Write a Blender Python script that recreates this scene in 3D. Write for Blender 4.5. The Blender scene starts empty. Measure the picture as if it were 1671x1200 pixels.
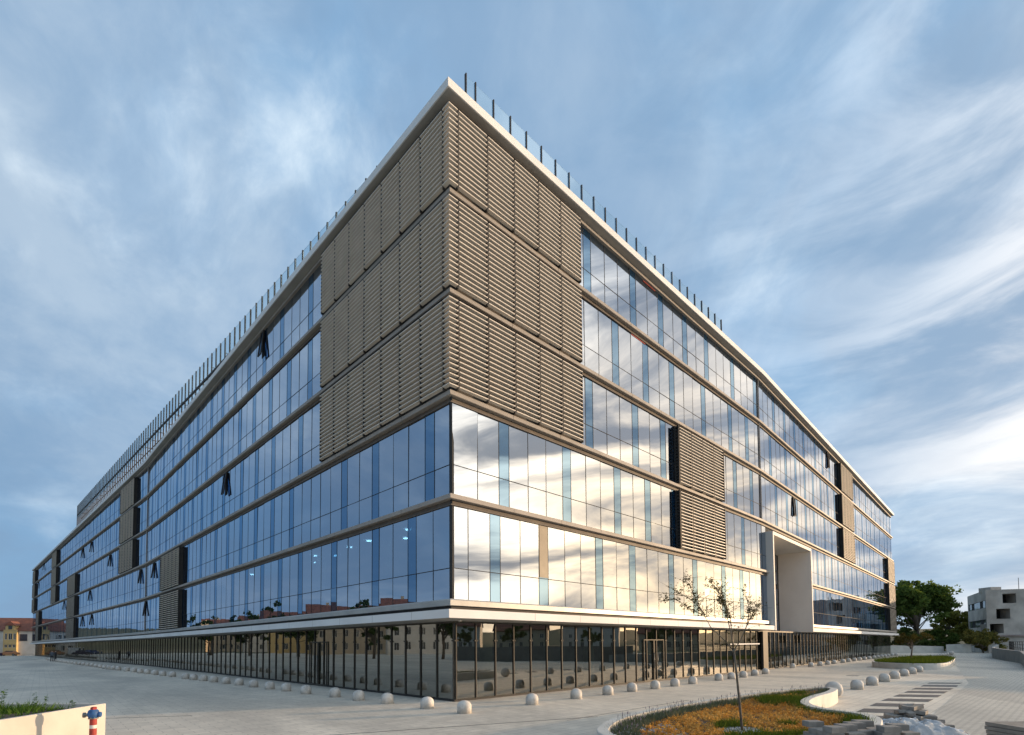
import bpy, math, random
import numpy as np
R = math.radians
rng = random.Random(7)
npr = np.random.RandomState(11)
scene = bpy.context.scene
col = scene.collection

# ------------------------------------------------------------------ camera
CAM_H = 2.2312
F_PX, W_PX, H_PX = 824.0, 1671.0, 1200.0
PITCH, ROLL = 0.0429, 0.0073
HORIZON = 1051.4867
CY = HORIZON - F_PX * math.tan(PITCH)
from mathutils import Matrix, Vector, Euler
cam = bpy.data.cameras.new('camera')
cam.sensor_width = 36.0
cam.lens = F_PX / W_PX * 36.0
cam.shift_y = (CY - H_PX / 2) / W_PX
cam.clip_start = 0.1
cam.clip_end = 6000
camo = bpy.data.objects.new('camera', cam)
col.objects.link(camo)
camo.matrix_world = Matrix.Translation((0, 0, CAM_H)) @ Matrix.Rotation(math.pi / 2 + PITCH, 4, 'X') @ Matrix.Rotation(-ROLL, 4, 'Z')
scene.camera = camo

# ------------------------------------------------------------------ sky
SUN_AZ, SUN_EL = 73.0, 5.2      # degrees to the right of the view axis, above the horizon
SUN_DIR = Vector((math.sin(R(SUN_AZ)) * math.cos(R(SUN_EL)), math.cos(R(SUN_AZ)) * math.cos(R(SUN_EL)), math.sin(R(SUN_EL))))
world = bpy.data.worlds.new('World')
scene.world = world
world.use_nodes = True


class NT:
    """tiny node-graph helper"""
    def __init__(self, tree):
        self.t = tree
        self.t.nodes.clear()

    def n(self, kind, **kw):
        nd = self.t.nodes.new(kind)
        for k, v in kw.items():
            setattr(nd, k, v)
        return nd

    def put(self, sock, v):
        if v is None:
            return
        if hasattr(v, 'is_output'):
            self.t.links.new(v, sock)
        else:
            if isinstance(v, (tuple, list)) and sock.type == 'RGBA' and len(v) == 3:
                v = (*v, 1)
            sock.default_value = v

    def m(self, op, a, b=None, c=None, clamp=False):
        nd = self.n('ShaderNodeMath', operation=op, use_clamp=clamp)
        self.put(nd.inputs[0], a)
        self.put(nd.inputs[1], b)
        self.put(nd.inputs[2], c)
        return nd.outputs[0]

    def v(self, op, a, b=None):
        nd = self.n('ShaderNodeVectorMath', operation=op)
        self.put(nd.inputs[0], a)
        self.put(nd.inputs[1], b)
        return nd.outputs['Value'] if op in ('DOT_PRODUCT', 'LENGTH', 'DISTANCE') else nd.outputs[0]

    def comb(self, x, y, z):
        nd = self.n('ShaderNodeCombineXYZ')
        for i, a in enumerate((x, y, z)):
            self.put(nd.inputs[i], a)
        return nd.outputs[0]

    def mix(self, f, a, b, blend='MIX'):
        nd = self.n('ShaderNodeMix', data_type='RGBA', blend_type=blend)
        self.put(nd.inputs[0], f)
        self.put(nd.inputs[6], a)
        self.put(nd.inputs[7], b)
        return nd.outputs[2]

    def noise(self, vec, scale, detail=6, rough=.55, dist=0.0):
        nd = self.n('ShaderNodeTexNoise')
        self.put(nd.inputs['Vector'], vec)
        nd.inputs['Scale'].default_value = scale
        nd.inputs['Detail'].default_value = detail
        nd.inputs['Roughness'].default_value = rough
        nd.inputs['Distortion'].default_value = dist
        return nd.outputs['Fac']

    def step(self, x, a, b):
        nd = self.n('ShaderNodeMapRange', interpolation_type='SMOOTHSTEP')
        self.put(nd.inputs[0], x)
        nd.inputs[1].default_value = a
        nd.inputs[2].default_value = b
        nd.inputs[3].default_value = 0
        nd.inputs[4].default_value = 1
        return nd.outputs[0]


def build_sky():
    g = NT(world.node_tree)
    out = g.n('ShaderNodeOutputWorld')
    bg = g.n('ShaderNodeBackground')
    bg.inputs['Strength'].default_value = 0.05
    g.t.links.new(bg.outputs[0], out.inputs[0])
    tc = g.n('ShaderNodeTexCoord').outputs['Generated']
    sky = g.n('ShaderNodeTexSky', sky_type='NISHITA', sun_disc=False)
    sky.sun_elevation = R(SUN_EL)
    sky.sun_rotation = R(SUN_AZ)
    sky.air_density = 1.0
    sky.dust_density = 1.2
    sky.ozone_density = 2.0
    d = g.v('NORMALIZE', tc)
    sep = g.n('ShaderNodeSeparateXYZ')
    g.put(sep.inputs[0], d)
    dx, dy, dz = sep.outputs
    zc = g.m('ADD', g.m('MAXIMUM', dz, 0.0), 0.20)
    px, py = g.m('DIVIDE', dx, zc), g.m('DIVIDE', dy, zc)
    # cloud deck: domain-warped banks, broken into smaller tufts, drawn out a little along the wind
    lz = g.m('MULTIPLY', g.m('LOGARITHM', g.m('ADD', g.m('MAXIMUM', dz, 0.0), .11), math.e), .62)
    q = g.v('MULTIPLY', g.comb(g.m('ADD', dx, g.m('MULTIPLY', lz, -.25)), dy, g.m('ADD', lz, g.m('MULTIPLY', dx, .18))), (2.15, 2.15, 2.15))
    wn = g.n('ShaderNodeTexNoise')
    g.put(wn.inputs['Vector'], q)
    wn.inputs['Scale'].default_value = 1.1
    wn.inputs['Detail'].default_value = 3
    wv = g.v('MULTIPLY', g.v('SUBTRACT', wn.outputs['Color'], (.5, .5, .5)), (.55, .55, .35))
    qw = g.v('ADD', q, wv)
    n1 = g.noise(qw, 1.2, 7, .52)
    n2 = g.noise(g.v('ADD', qw, (4.0, 2.0, 4.6)), 3.0, 7, .54)
    n3 = g.noise(g.v('ADD', q, (0, 0, 8.2)), .6, 2, .5)
    n5 = g.noise(g.v('ADD', g.v('MULTIPLY', qw, (1.0, .8, 1.0)), (0, 7.0, 1.5)), 8.5, 5, .6)
    cs = g.v('DOT_PRODUCT', d, tuple(SUN_DIR))          # cosine to the sun
    ang = g.m('ARCCOSINE', g.m('MINIMUM', g.m('MAXIMUM', cs, -1.0), 1.0))   # radians

    def lobe(c, w):
        c = Vector(c).normalized()
        a = g.m('ARCCOSINE', g.m('MINIMUM', g.v('DOT_PRODUCT', d, tuple(c)), .99999))
        return g.m('EXPONENT', g.m('MULTIPLY', g.m('POWER', g.m('DIVIDE', a, w), 2.0), -1.0))
    # large banks: thick pale bank high on the left, another low on the right
    bank = g.m('ADD', g.m('MULTIPLY', lobe((-.80, 1, .95), .38), .36), g.m('MULTIPLY', lobe((1.0, 1, .36), .26), .10))
    gap = g.m('ADD', g.m('MULTIPLY', lobe((-1.0, 1, .12), .34), .34), g.m('MULTIPLY', lobe((.66, 1, .56), .26), .20))
    gap = g.m('ADD', gap, g.m('MULTIPLY', lobe((-.1, 1, 1.3), .25), .16))
    cov = g.m('SUBTRACT', g.m('ADD', g.m('ADD', g.m('MULTIPLY', n1, 1.25), g.m('MULTIPLY', n2, .62)), g.m('ADD', g.m('MULTIPLY', n3, .30), g.m('MULTIPLY', n5, .14))), .68)
    cov = g.m('SUBTRACT', g.m('ADD', cov, bank), gap)
    c1 = g.step(cov, .16, .92)
    # clear air
    clear = g.mix(.85, sky.outputs[0], (2.2, 4.0, 6.2))
    # cloud: grey-blue body to pale top
    n4 = g.m('ADD', g.m('MULTIPLY', g.noise(g.v('ADD', qw, (9.0, 3.0, 17.0)), 2.0, 8, .60), .75), g.m('MULTIPLY', n5, .25))
    body = g.mix(g.m('ADD', g.m('MULTIPLY', g.step(n4, .36, .64), .8), g.m('MULTIPLY', bank, .7), clamp=True), (2.8, 4.3, 6.1), (7.6, 8.6, 9.2))
    skyc = g.mix(c1, clear, body)
    # thicker grey bellies of the overcast
    dkm = g.m('MULTIPLY', g.step(g.m('ADD', g.noise(g.v('ADD', qw, (2.0, 11.0, 5.0)), 1.7, 7, .55), g.m('MULTIPLY', n3, .25)), .48, .72), .68)
    skyc = g.mix(dkm, skyc, (2.05, 3.25, 4.8))
    # fall-off away from the sun
    fall = g.m('ADD', .82, g.m('MULTIPLY', g.step(cs, -.95, -.1), .20))
    skyc = g.mix(1.0, skyc, g.comb(fall, g.m('ADD', g.m('MULTIPLY', fall, .97), .03), g.m('ADD', g.m('MULTIPLY', fall, .9), .1)), 'MULTIPLY')
    skyc = g.mix(1.0, skyc, (.92, .92, .93), 'MULTIPLY')
    # sunset glow, broken by streaks of grey cloud lying along the horizon
    az = g.m('ARCTAN2', dx, dy)
    ps = g.comb(g.m('MULTIPLY', az, 1.5), g.m('MULTIPLY', dz, 6.5), 2.0)
    streak = g.step(g.noise(ps, 1.35, 7, .56, .7), .38, .66)
    low = g.v('DOT_PRODUCT', d, (math.sin(R(SUN_AZ)) * math.cos(R(4)), math.cos(R(SUN_AZ)) * math.cos(R(4)), math.sin(R(4))))
    ang = g.m('ARCCOSINE', g.m('MINIMUM', g.m('MAXIMUM', low, -1.0), 1.0))
    near = g.m('EXPONENT', g.m('MULTIPLY', ang, -1.0 / .15))
    # the lit cloud bank reaches furthest to the right of the sun
    bk = (math.sin(R(SUN_AZ + 30)) * math.cos(R(13)), math.cos(R(SUN_AZ + 30)) * math.cos(R(13)), math.sin(R(13)))
    angb = g.m('ARCCOSINE', g.m('MINIMUM', g.m('MAXIMUM', g.v('DOT_PRODUCT', d, bk), -1.0), 1.0))
    wide = g.m('EXPONENT', g.m('MULTIPLY', g.m('POWER', g.m('DIVIDE', angb, .70), 2.0), -1.0))
    glowc = g.mix(g.step(ang, .05, .95), (1.0, .63, .25), (1.0, .90, .73))
    midg = g.m('EXPONENT', g.m('MULTIPLY', g.m('POWER', g.m('DIVIDE', ang, .36), 2.0), -1.0))
    amp = g.m('ADD', g.m('ADD', g.m('MULTIPLY', near, 24.0), g.m('MULTIPLY', midg, 7.0)), g.m('MULTIPLY', wide, 25.0))
    amp = g.m('MULTIPLY', amp, g.m('ADD', .16, g.m('MULTIPLY', streak, .92)))
    glow = g.mix(1.0, glowc, g.comb(amp, amp, amp), 'MULTIPLY')
    # the grey streaks also veil what is behind them
    veil = g.m('SUBTRACT', 1.0, g.m('MULTIPLY', g.m('MULTIPLY', g.m('SUBTRACT', 1.0, streak), wide), .45))
    skyc = g.mix(1.0, skyc, g.comb(veil, veil, veil), 'MULTIPLY')
    final = g.mix(1.0, g.mix(1.0, skyc, glow, 'ADD'), (1.0, 1.0, 1.0), 'MULTIPLY')
    g.put(bg.inputs['Color'], final)


build_sky()

# ------------------------------------------------------------------ sun, exposure
sl = bpy.data.lights.new('sun', 'SUN')
sl.energy = 2.0
sl.angle = R(.6)
sl.color = (1.0, .68, .40)
so = bpy.data.objects.new('sun', sl)
col.objects.link(so)
so.rotation_euler = (-SUN_DIR).to_track_quat('-Z', 'Y').to_euler()
vs = scene.view_settings
vs.view_transform = 'Standard'
vs.look = 'None'
vs.exposure = 1.38
vs.gamma = 1.0
vs.use_curve_mapping = False
scene.cycles.use_denoising = True
scene.cycles.max_bounces = 8
scene.cycles.transparent_max_bounces = 12
scene.cycles.glossy_bounces = 4
scene.cycles.caustics_reflective = False
scene.cycles.caustics_refractive = False
scene.cycles.sample_clamp_indirect = 6.0

# ------------------------------------------------------------------ materials
MATS = {}


def mat(name, c1, c2=None, scale=2.0, rough=.6, metal=0.0, bump=0.0, bscale=30.0, detail=5, space='Object', spec=.5, island=0.0, rrange=.1):
    if name in MATS:
        return MATS[name]
    m = bpy.data.materials.new(name)
    m.use_nodes = True
    g = NT(m.node_tree)
    out = g.n('ShaderNodeOutputMaterial')
    b = g.n('ShaderNodeBsdfPrincipled')
    g.t.links.new(b.outputs[0], out.inputs[0])
    tc = g.n('ShaderNodeTexCoord').outputs[space] if space != 'World' else g.n('ShaderNodeNewGeometry').outputs['Position']
    if c2 is None:
        c2 = tuple(x * .8 for x in c1)
    f = g.noise(tc, scale, detail, .6)
    f2 = g.step(f, .3, .7)
    if island:
        ri = g.n('ShaderNodeNewGeometry').outputs['Random Per Island']
        f2 = g.m('ADD', g.m('MULTIPLY', f2, 1 - island), g.m('MULTIPLY', ri, island))
    g.put(b.inputs['Base Color'], g.mix(f2, c1, c2))
    g.put(b.inputs['Roughness'], g.m('ADD', rough - rrange / 2, g.m('MULTIPLY', f, rrange)))
    b.inputs['Metallic'].default_value = metal
    b.inputs['Specular IOR Level'].default_value = spec
    if bump:
        bn = g.n('ShaderNodeBump')
        bn.inputs['Strength'].default_value = bump
        bn.inputs['Distance'].default_value = .02
        g.put(bn.inputs['Height'], g.noise(tc, bscale, 4, .6))
        g.put(b.inputs['Normal'], bn.outputs[0])
    MATS[name] = m
    return m


def glass_mat(name, refl, tint, trans, base=.45, bumpstr=.02, bscale=.5, body=(0.01, .016, .024), bodyf=.35):
    """coated architectural glass: mirror reflection over a tinted view into the room"""
    if name in MATS:
        return MATS[name]
    m = bpy.data.materials.new(name)
    m.use_nodes = True
    g = NT(m.node_tree)
    out = g.n('ShaderNodeOutputMaterial')
    gl = g.n('ShaderNodeBsdfGlossy')
    gl.inputs['Roughness'].default_value = .0
    g.put(gl.inputs['Color'], refl)
    tr = g.n('ShaderNodeBsdfTransparent')
    g.put(tr.inputs['Color'], trans)
    df = g.n('ShaderNodeBsdfDiffuse')
    g.put(df.inputs['Color'], body)
    mx0 = g.n('ShaderNodeMixShader')
    mx0.inputs[0].default_value = bodyf
    g.t.links.new(tr.outputs[0], mx0.inputs[1])
    g.t.links.new(df.outputs[0], mx0.inputs[2])
    fr = g.n('ShaderNodeFresnel')
    fr.inputs['IOR'].default_value = 1.5
    pos = g.n('ShaderNodeNewGeometry').outputs['Position']
    bn = g.n('ShaderNodeBump')
    bn.inputs['Strength'].default_value = bumpstr
    bn.inputs['Distance'].default_value = .05
    g.put(bn.inputs['Height'], g.noise(pos, bscale, 2, .5))
    g.put(gl.inputs['Normal'], bn.outputs[0])
    f = g.m('ADD', base, g.m('MULTIPLY', fr.outputs[0], 1 - base), clamp=True)
    mx = g.n('ShaderNodeMixShader')
    g.put(mx.inputs[0], f)
    g.t.links.new(mx0.outputs[0], mx.inputs[1])
    g.t.links.new(gl.outputs[0], mx.inputs[2])
    g.t.links.new(mx.outputs[0], out.inputs[0])
    MATS[name] = m
    return m


def leaf_mat(name, c1, c2, trans=.3):
    m = bpy.data.materials.new(name)
    m.use_nodes = True
    g = NT(m.node_tree)
    out = g.n('ShaderNodeOutputMaterial')
    ri = g.n('ShaderNodeNewGeometry').outputs['Random Per Island']
    pos = g.n('ShaderNodeNewGeometry').outputs['Position']
    f = g.m('ADD', g.m('MULTIPLY', ri, .6), g.m('MULTIPLY', g.step(g.noise(pos, .6, 3), .35, .65), .4))
    c = g.mix(f, c1, c2)
    d = g.n('ShaderNodeBsdfDiffuse')
    t = g.n('ShaderNodeBsdfTranslucent')
    g.put(d.inputs[0], c)
    g.put(t.inputs[0], g.mix(1.0, c, (1.3, 1.25, .7), 'MULTIPLY'))
    mx = g.n('ShaderNodeMixShader')
    mx.inputs[0].default_value = trans
    g.t.links.new(d.outputs[0], mx.inputs[1])
    g.t.links.new(t.outputs[0], mx.inputs[2])
    g.t.links.new(mx.outputs[0], out.inputs[0])
    MATS[name] = m
    return m


def emit_mat(name, c, s):
    m = bpy.data.materials.new(name)
    m.use_nodes = True
    g = NT(m.node_tree)
    out = g.n('ShaderNodeOutputMaterial')
    e = g.n('ShaderNodeEmission')
    g.put(e.inputs[0], c)
    e.inputs[1].default_value = s
    g.t.links.new(e.outputs[0], out.inputs[0])
    MATS[name] = m
    return m


def paving_mat(name, w, h, c1, c2, joint, rot=0.0, mortar=.012, stain=.5, off=.5, bump=.35):
    m = bpy.data.materials.new(name)
    m.use_nodes = True
    g = NT(m.node_tree)
    out = g.n('ShaderNodeOutputMaterial')
    b = g.n('ShaderNodeBsdfPrincipled')
    g.t.links.new(b.outputs[0], out.inputs[0])
    pos = g.n('ShaderNodeNewGeometry').outputs['Position']
    mp = g.n('ShaderNodeMapping')
    g.put(mp.inputs[0], pos)
    mp.inputs['Rotation'].default_value = (0, 0, rot)
    br = g.n('ShaderNodeTexBrick', offset=off)
    g.put(br.inputs['Vector'], mp.outputs[0])
    g.put(br.inputs['Color1'], c1)
    g.put(br.inputs['Color2'], c2)
    g.put(br.inputs['Mortar'], joint)
    br.inputs['Scale'].default_value = 1.0
    br.inputs['Mortar Size'].default_value = mortar
    br.inputs['Mortar Smooth'].default_value = .3
    br.inputs['Bias'].default_value = 0.0
    br.inputs['Brick Width'].default_value = w
    br.inputs['Row Height'].default_value = h
    n1 = g.noise(g.v('MULTIPLY', mp.outputs[0], (1.0, .28, 1.0)), .22, 7, .6, .6)     # broad weathering streaks
    n2 = g.noise(pos, 2.3, 6, .65)
    n3 = g.noise(pos, 90, 3, .6)
    c = g.mix(1.0, br.outputs['Color'], g.mix(g.step(n1, .34, .66), (1 - .42 * stain,) * 3, (1.06, 1.05, 1.03)), 'MULTIPLY')
    c = g.mix(1.0, c, g.mix(g.step(n2, .25, .75), (1 - .22 * stain,) * 3, (1.05,) * 3), 'MULTIPLY')
    c = g.mix(1.0, c, g.mix(n3, (.82,) * 3, (1.12,) * 3), 'MULTIPLY')
    # dark tyre and drip marks
    dk = g.step(g.noise(g.v('MULTIPLY', mp.outputs[0], (.16, 1.3, 1.0)), .9, 5, .7, 1.2), .60, .72)
    c = g.mix(g.m('MULTIPLY', dk, .30 * stain), c, (.12, .11, .10))
    g.put(b.inputs['Base Color'], c)
    g.put(b.inputs['Roughness'], g.m('ADD', .62, g.m('MULTIPLY', n2, .25)))
    b.inputs['Specular IOR Level'].default_value = .35
    bn = g.n('ShaderNodeBump')
    bn.inputs['Strength'].default_value = bump
    bn.inputs['Distance'].default_value = .006
    hgt = g.m('ADD', g.m('MULTIPLY', br.outputs['Fac'], -1.0), g.m('MULTIPLY', n3, .3))
    g.put(bn.inputs['Height'], hgt)
    g.put(b.inputs['Normal'], bn.outputs[0])
    MATS[name] = m
    return m


M_GLASS = glass_mat('coated_glass', (.74, .83, .96), None, (.13, .33, .54), base=.50, body=(.012, .03, .06), bodyf=.35, bumpstr=.05, bscale=.5)
M_VENT = glass_mat('blue_vent_glass', (.40, .62, .88), None, (.05, .18, .36), base=.38, body=(.004, .03, .075), bodyf=.6, bumpstr=.03, bscale=.6)
M_GF = glass_mat('clear_glass', (.94, .92, .86), None, (.42, .46, .41), base=.31, body=(.02, .024, .018), bodyf=.25, bumpstr=.03, bscale=.5)
M_RAILG = glass_mat('railing_glass', (.8, .92, 1.0), None, (.72, .84, .90), base=.08, body=(.3, .45, .5), bodyf=.08, bumpstr=.0)
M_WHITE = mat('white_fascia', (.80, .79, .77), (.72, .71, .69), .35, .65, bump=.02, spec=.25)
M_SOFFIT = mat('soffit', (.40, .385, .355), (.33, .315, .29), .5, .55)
M_BAND = mat('anodised_band', (.38, .34, .30), (.31, .28, .245), .6, .6, 0, spec=.25)
M_RECESS_SHADE = mat('recess_shade', (.16, .135, .11), (.12, .10, .085), 1.5, .6, 0, spec=.2)  # band colour darkened to carry the shadow line under the ledge
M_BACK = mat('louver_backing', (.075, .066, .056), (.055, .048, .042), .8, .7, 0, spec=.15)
M_DARK = mat('dark_metal', (.035, .033, .032), (.05, .046, .042), 3, .6, 0, spec=.2)
M_MULL = mat('mullion_metal', (.03, .033, .036), (.042, .045, .048), 2, .7, 0, spec=.15)
M_GFM = mat('bronze_mullion', (.085, .076, .062), (.055, .05, .042), 2, .6, 0, spec=.25)
M_SLAT = mat('louver_slat', (.74, .66, .56), (.62, .55, .465), 1.3, .5, 0, island=.35)
M_PLASTER = mat('portal_plaster', (.80, .75, .68), (.73, .68, .615), .4, .7, bump=.03, bscale=60)
M_CEIL = mat('ceiling_paint', (.55, .55, .54), (.48, .48, .47), .6, .8)
M_CARPET = mat('office_floor', (.22, .22, .23), (.17, .17, .18), 1.0, .9)
M_CORE = mat('core_wall', (.42, .42, .41), (.30, .31, .32), .15, .8)
M_COLUMN = mat('column_concrete', (.55, .60, .52), (.48, .52, .46), .8, .7)
M_ROOF = mat('roof_membrane', (.25, .25, .25), (.2, .2, .2), .5, .9)
M_BOLL = mat('bollard_concrete', (.66, .62, .565), (.46, .43, .385), 4, .8, bump=.15, bscale=60)
M_PLWALL = mat('planter_render', (.66, .63, .57), (.54, .515, .46), 1.1, .75, bump=.12, bscale=25)
M_CREAM = mat('cream_render', (.53, .51, .47), (.44, .42, .385), .9, .75, bump=.12, bscale=30)
M_SOIL = mat('soil', (.075, .05, .032), (.12, .085, .055), 8, .95, bump=.6, bscale=25)
M_BARK = mat('bark', (.10, .08, .06), (.16, .13, .10), 9, .9, bump=.5, bscale=40)
M_BARKP = mat('pale_bark', (.17, .145, .11), (.10, .08, .06), 12, .85, bump=.3, bscale=50)
M_CONC = mat('raw_concrete', (.56, .52, .465), (.34, .31, .275), .30, .85, bump=.3, bscale=3, detail=9)
M_CONCD = mat('stained_concrete', (.38, .31, .28), (.25, .20, .18), .4, .85, bump=.3, bscale=3, detail=9)
M_VOID = mat('dark_room', (.012, .012, .012), (.02, .02, .02), 1, .9)  # near-black stands in for the darkness inside openings
M_BLOCK = mat('paving_block', (.27, .25, .225), (.19, .175, .155), 6, .85, bump=.3, bscale=50)
M_WOOD = mat('pallet_wood', (.24, .17, .10), (.15, .10, .06), 8, .8)
M_ROOFT = mat('roof_tile', (.24, .09, .055), (.15, .06, .042), 1.2, .85, bump=.4, bscale=8)
M_HWHITE = mat('house_white', (.64, .61, .56), (.55, .52, .47), .5, .8)
M_HYEL = mat('house_yellow', (.60, .44, .20), (.52, .38, .18), .5, .8)
M_HBEIGE = mat('house_beige', (.50, .42, .31), (.42, .35, .26), .4, .8)
M_FRAME = mat('window_frame_white', (.7, .7, .68), (.6, .6, .58), 2, .5)
M_WGLASS = mat('house_glass', (.03, .035, .04), (.05, .055, .06), .8, .08, rrange=.02)
M_RED = mat('red_paint', (.38, .05, .04), (.25, .045, .035), 14, .6, spec=.3)
M_BLUE = mat('blue_paint', (.03, .12, .32), (.03, .08, .20), 14, .55, spec=.3)
M_STEEL = mat('cast_steel', (.25, .25, .24), (.16, .16, .15), 12, .4, .8)
M_WPAINT = mat('white_paint', (.68, .66, .62), (.55, .53, .5), 10, .5)
M_ZEBRA = mat('dark_paver', (.095, .10, .108), (.07, .074, .08), 5, .8, bump=.3, bscale=50)
M_RETAIN = mat('blue_grey_concrete', (.25, .28, .29), (.19, .215, .225), .5, .8, bump=.2, bscale=8)
M_LAMP = emit_mat('lamp_glow', (1.0, .93, .82), 4.0)
M_TYRE = mat('tyre_rubber', (.018, .018, .018), (.03, .03, .03), 10, .8)
M_HILL = mat('wooded_hill', (.045, .06, .03), (.075, .075, .035), .05, .95)
L_TREE = leaf_mat('tree_leaf', (.05, .095, .028), (.15, .205, .06), .38)
L_TREE2 = leaf_mat('yellowing_leaf', (.12, .14, .04), (.29, .26, .07), .38)
L_OLIVE = leaf_mat('olive_leaf', (.09, .105, .034), (.23, .19, .06), .35)
L_DARK = leaf_mat('dark_leaf', (.04, .07, .024), (.10, .135, .045), .33)
L_SAP = leaf_mat('sapling_leaf', (.05, .05, .018), (.10, .085, .03), .25)
L_GREEN = leaf_mat('bed_green', (.045, .085, .015), (.12, .16, .03), .25)
L_ORANGE = leaf_mat('bed_orange', (.40, .16, .04), (.80, .48, .14), .2)
L_DRY = leaf_mat('dry_stem_leaf', (.22, .13, .05), (.45, .32, .14), .2)
L_LAV = leaf_mat('lavender_leaf', (.07, .10, .07), (.16, .18, .14), .2)
L_WEED = leaf_mat('weed_leaf', (.05, .11, .02), (.12, .21, .05), .3)
M_PLASTIC = glass_mat('plastic_film', (.9, .92, .95), None, (.75, .78, .82), base=.02, body=(.55, .56, .57), bodyf=.62, bumpstr=.15, bscale=5)

# ------------------------------------------------------------------ mesh helpers


class MB:
    """collects quads/polygons into one mesh"""
    def __init__(self):
        self.v, self.f, self.mi = [], [], []

    def add(self, verts, faces, mi=0):
        o = len(self.v)
        self.v += [tuple(p) for p in verts]
        self.f += [tuple(i + o for i in f) for f in faces]
        self.mi += [mi] * len(faces)
        return self

    def box8(self, p, mi=0):
        return self.add(p, [(0, 3, 2, 1), (4, 5, 6, 7), (0, 1, 5, 4), (1, 2, 6, 5), (2, 3, 7, 6), (3, 0, 4, 7)], mi)

    def box(self, x0, x1, y0, y1, z0, z1, mi=0):
        return self.box8([(x0, y0, z0), (x1, y0, z0), (x1, y1, z0), (x0, y1, z0), (x0, y0, z1), (x1, y0, z1), (x1, y1, z1), (x0, y1, z1)], mi)

    def tube(self, pts, radii, n=8, mi=0, caps=True):
        pts = [Vector(p) for p in pts]
        rings = []
        for i, p in enumerate(pts):
            t = (pts[min(i + 1, len(pts) - 1)] - pts[max(i - 1, 0)]).normalized()
            a = t.orthogonal().normalized() if abs(t.z) > .99 or i == -1 else Vector((0, 0, 1)).cross(t).normalized()
            if abs(t.z) > .99:
                a = Vector((1, 0, 0))
                a = (a - t * a.dot(t)).normalized()
            b = t.cross(a)
            r = radii[i] if hasattr(radii, '__len__') else radii
            rings.append([p + (a * math.cos(2 * math.pi * k / n) + b * math.sin(2 * math.pi * k / n)) * r for k in range(n)])
        vs_ = [q for rr in rings for q in rr]
        fs = []
        for i in range(len(rings) - 1):
            for k in range(n):
                k2 = (k + 1) % n
                fs.append((i * n + k, i * n + k2, (i + 1) * n + k2, (i + 1) * n + k))
        if caps:
            fs.append(tuple(range(n))[::-1])
            fs.append(tuple((len(rings) - 1) * n + k for k in range(n)))
        return self.add(vs_, fs, mi)

    def lathe(self, prof, n=20, mi=0, c=(0, 0, 0)):
        vs_ = []
        for r, z in prof:
            vs_ += [(c[0] + r * math.cos(2 * math.pi * k / n), c[1] + r * math.sin(2 * math.pi * k / n), c[2] + z) for k in range(n)]
        fs = []
        for i in range(len(prof) - 1):
            for k in range(n):
                k2 = (k + 1) % n
                fs.append((i * n + k, i * n + k2, (i + 1) * n + k2, (i + 1) * n + k))
        fs.append(tuple(range(n))[::-1])
        fs.append(tuple((len(prof) - 1) * n + k for k in range(n)))
        return self.add(vs_, fs, mi)

    def mesh(self, name, mats, smooth=False):
        me = bpy.data.meshes.new(name)
        me.from_pydata(self.v, [], self.f)
        for m in (mats if isinstance(mats, (list, tuple)) else [mats]):
            me.materials.append(m)
        if any(self.mi):
            me.polygons.foreach_set('material_index', self.mi)
        if smooth:
            me.polygons.foreach_set('use_smooth', [True] * len(me.polygons))
            if smooth == 'auto':
                me.set_sharp_from_angle(angle=R(40))
        me.update()
        return me

    def build(self, name, mats, parent=None, smooth=False, **tags):
        return link(name, self.mesh(name, mats, smooth), parent, **tags)


def link(name, me, parent=None, loc=None, rot=None, **tags):
    o = bpy.data.objects.new(name, me)
    col.objects.link(o)
    if parent:
        o.parent = parent
    if loc is not None:
        o.location = loc
    if rot is not None:
        o.rotation_euler = rot
    for k, v in tags.items():
        if v is not None:
            o[k] = v
    return o


def empty(name, loc=(0, 0, 0), rz=0.0, **tags):
    o = link(name, None, None, loc, (0, 0, rz), **tags)
    o.empty_display_size = .2
    return o


def np_mesh(name, verts, faces_n, material):
    """fast mesh of n-gons all with faces_n corners, verts laid out face by face"""
    n = len(verts) // faces_n
    me = bpy.data.meshes.new(name)
    me.vertices.add(len(verts))
    me.vertices.foreach_set('co', np.asarray(verts, dtype=np.float32).ravel())
    me.loops.add(n * faces_n)
    me.loops.foreach_set('vertex_index', np.arange(n * faces_n, dtype=np.int32))
    me.polygons.add(n)
    me.polygons.foreach_set('loop_start', np.arange(0, n * faces_n, faces_n, dtype=np.int32))
    me.polygons.foreach_set('loop_total', np.full(n, faces_n, dtype=np.int32))
    me.materials.append(material)
    me.update(calc_edges=True)
    me.validate()
    return me


ORD = ['zeroth', 'first', 'second', 'third', 'fourth', 'fifth', 'sixth', 'seventh', 'eighth', 'ninth', 'tenth', 'eleventh', 'twelfth', 'thirteenth', 'fourteenth', 'fifteenth', 'sixteenth', 'seventeenth', 'eighteenth', 'nineteenth']
TENS = {20: 'twenti', 30: 'thirti', 40: 'forti'}


def ordinal(i):
    if i < 20:
        return ORD[i]
    t, u = i // 10 * 10, i % 10
    return TENS[t] + 'eth' if u == 0 else {20: 'twenty', 30: 'thirty', 40: 'forty'}[t] + '-' + ORD[u]


# ------------------------------------------------------------------ plan of the office building (metres, camera at the origin looking along +Y)
pC, pJL, pEL = np.array([-2.2886, 18.3811]), np.array([-42.8058, 58.0297]), np.array([-133.625, 139.8993])
pJR, pER = np.array([20.1876, 39.3578]), np.array([65.0229, 84.93])


def unit(v):
    return v / np.hypot(*v)


U = {'L1': unit(pJL - pC), 'L2': unit(pEL - pJL), 'R1': unit(pJR - pC), 'R2': unit(pER - pJR)}
N = {k: (np.array([-u[1], u[0]]) if k[0] == 'R' else np.array([u[1], -u[0]])) for k, u in U.items()}


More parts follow.
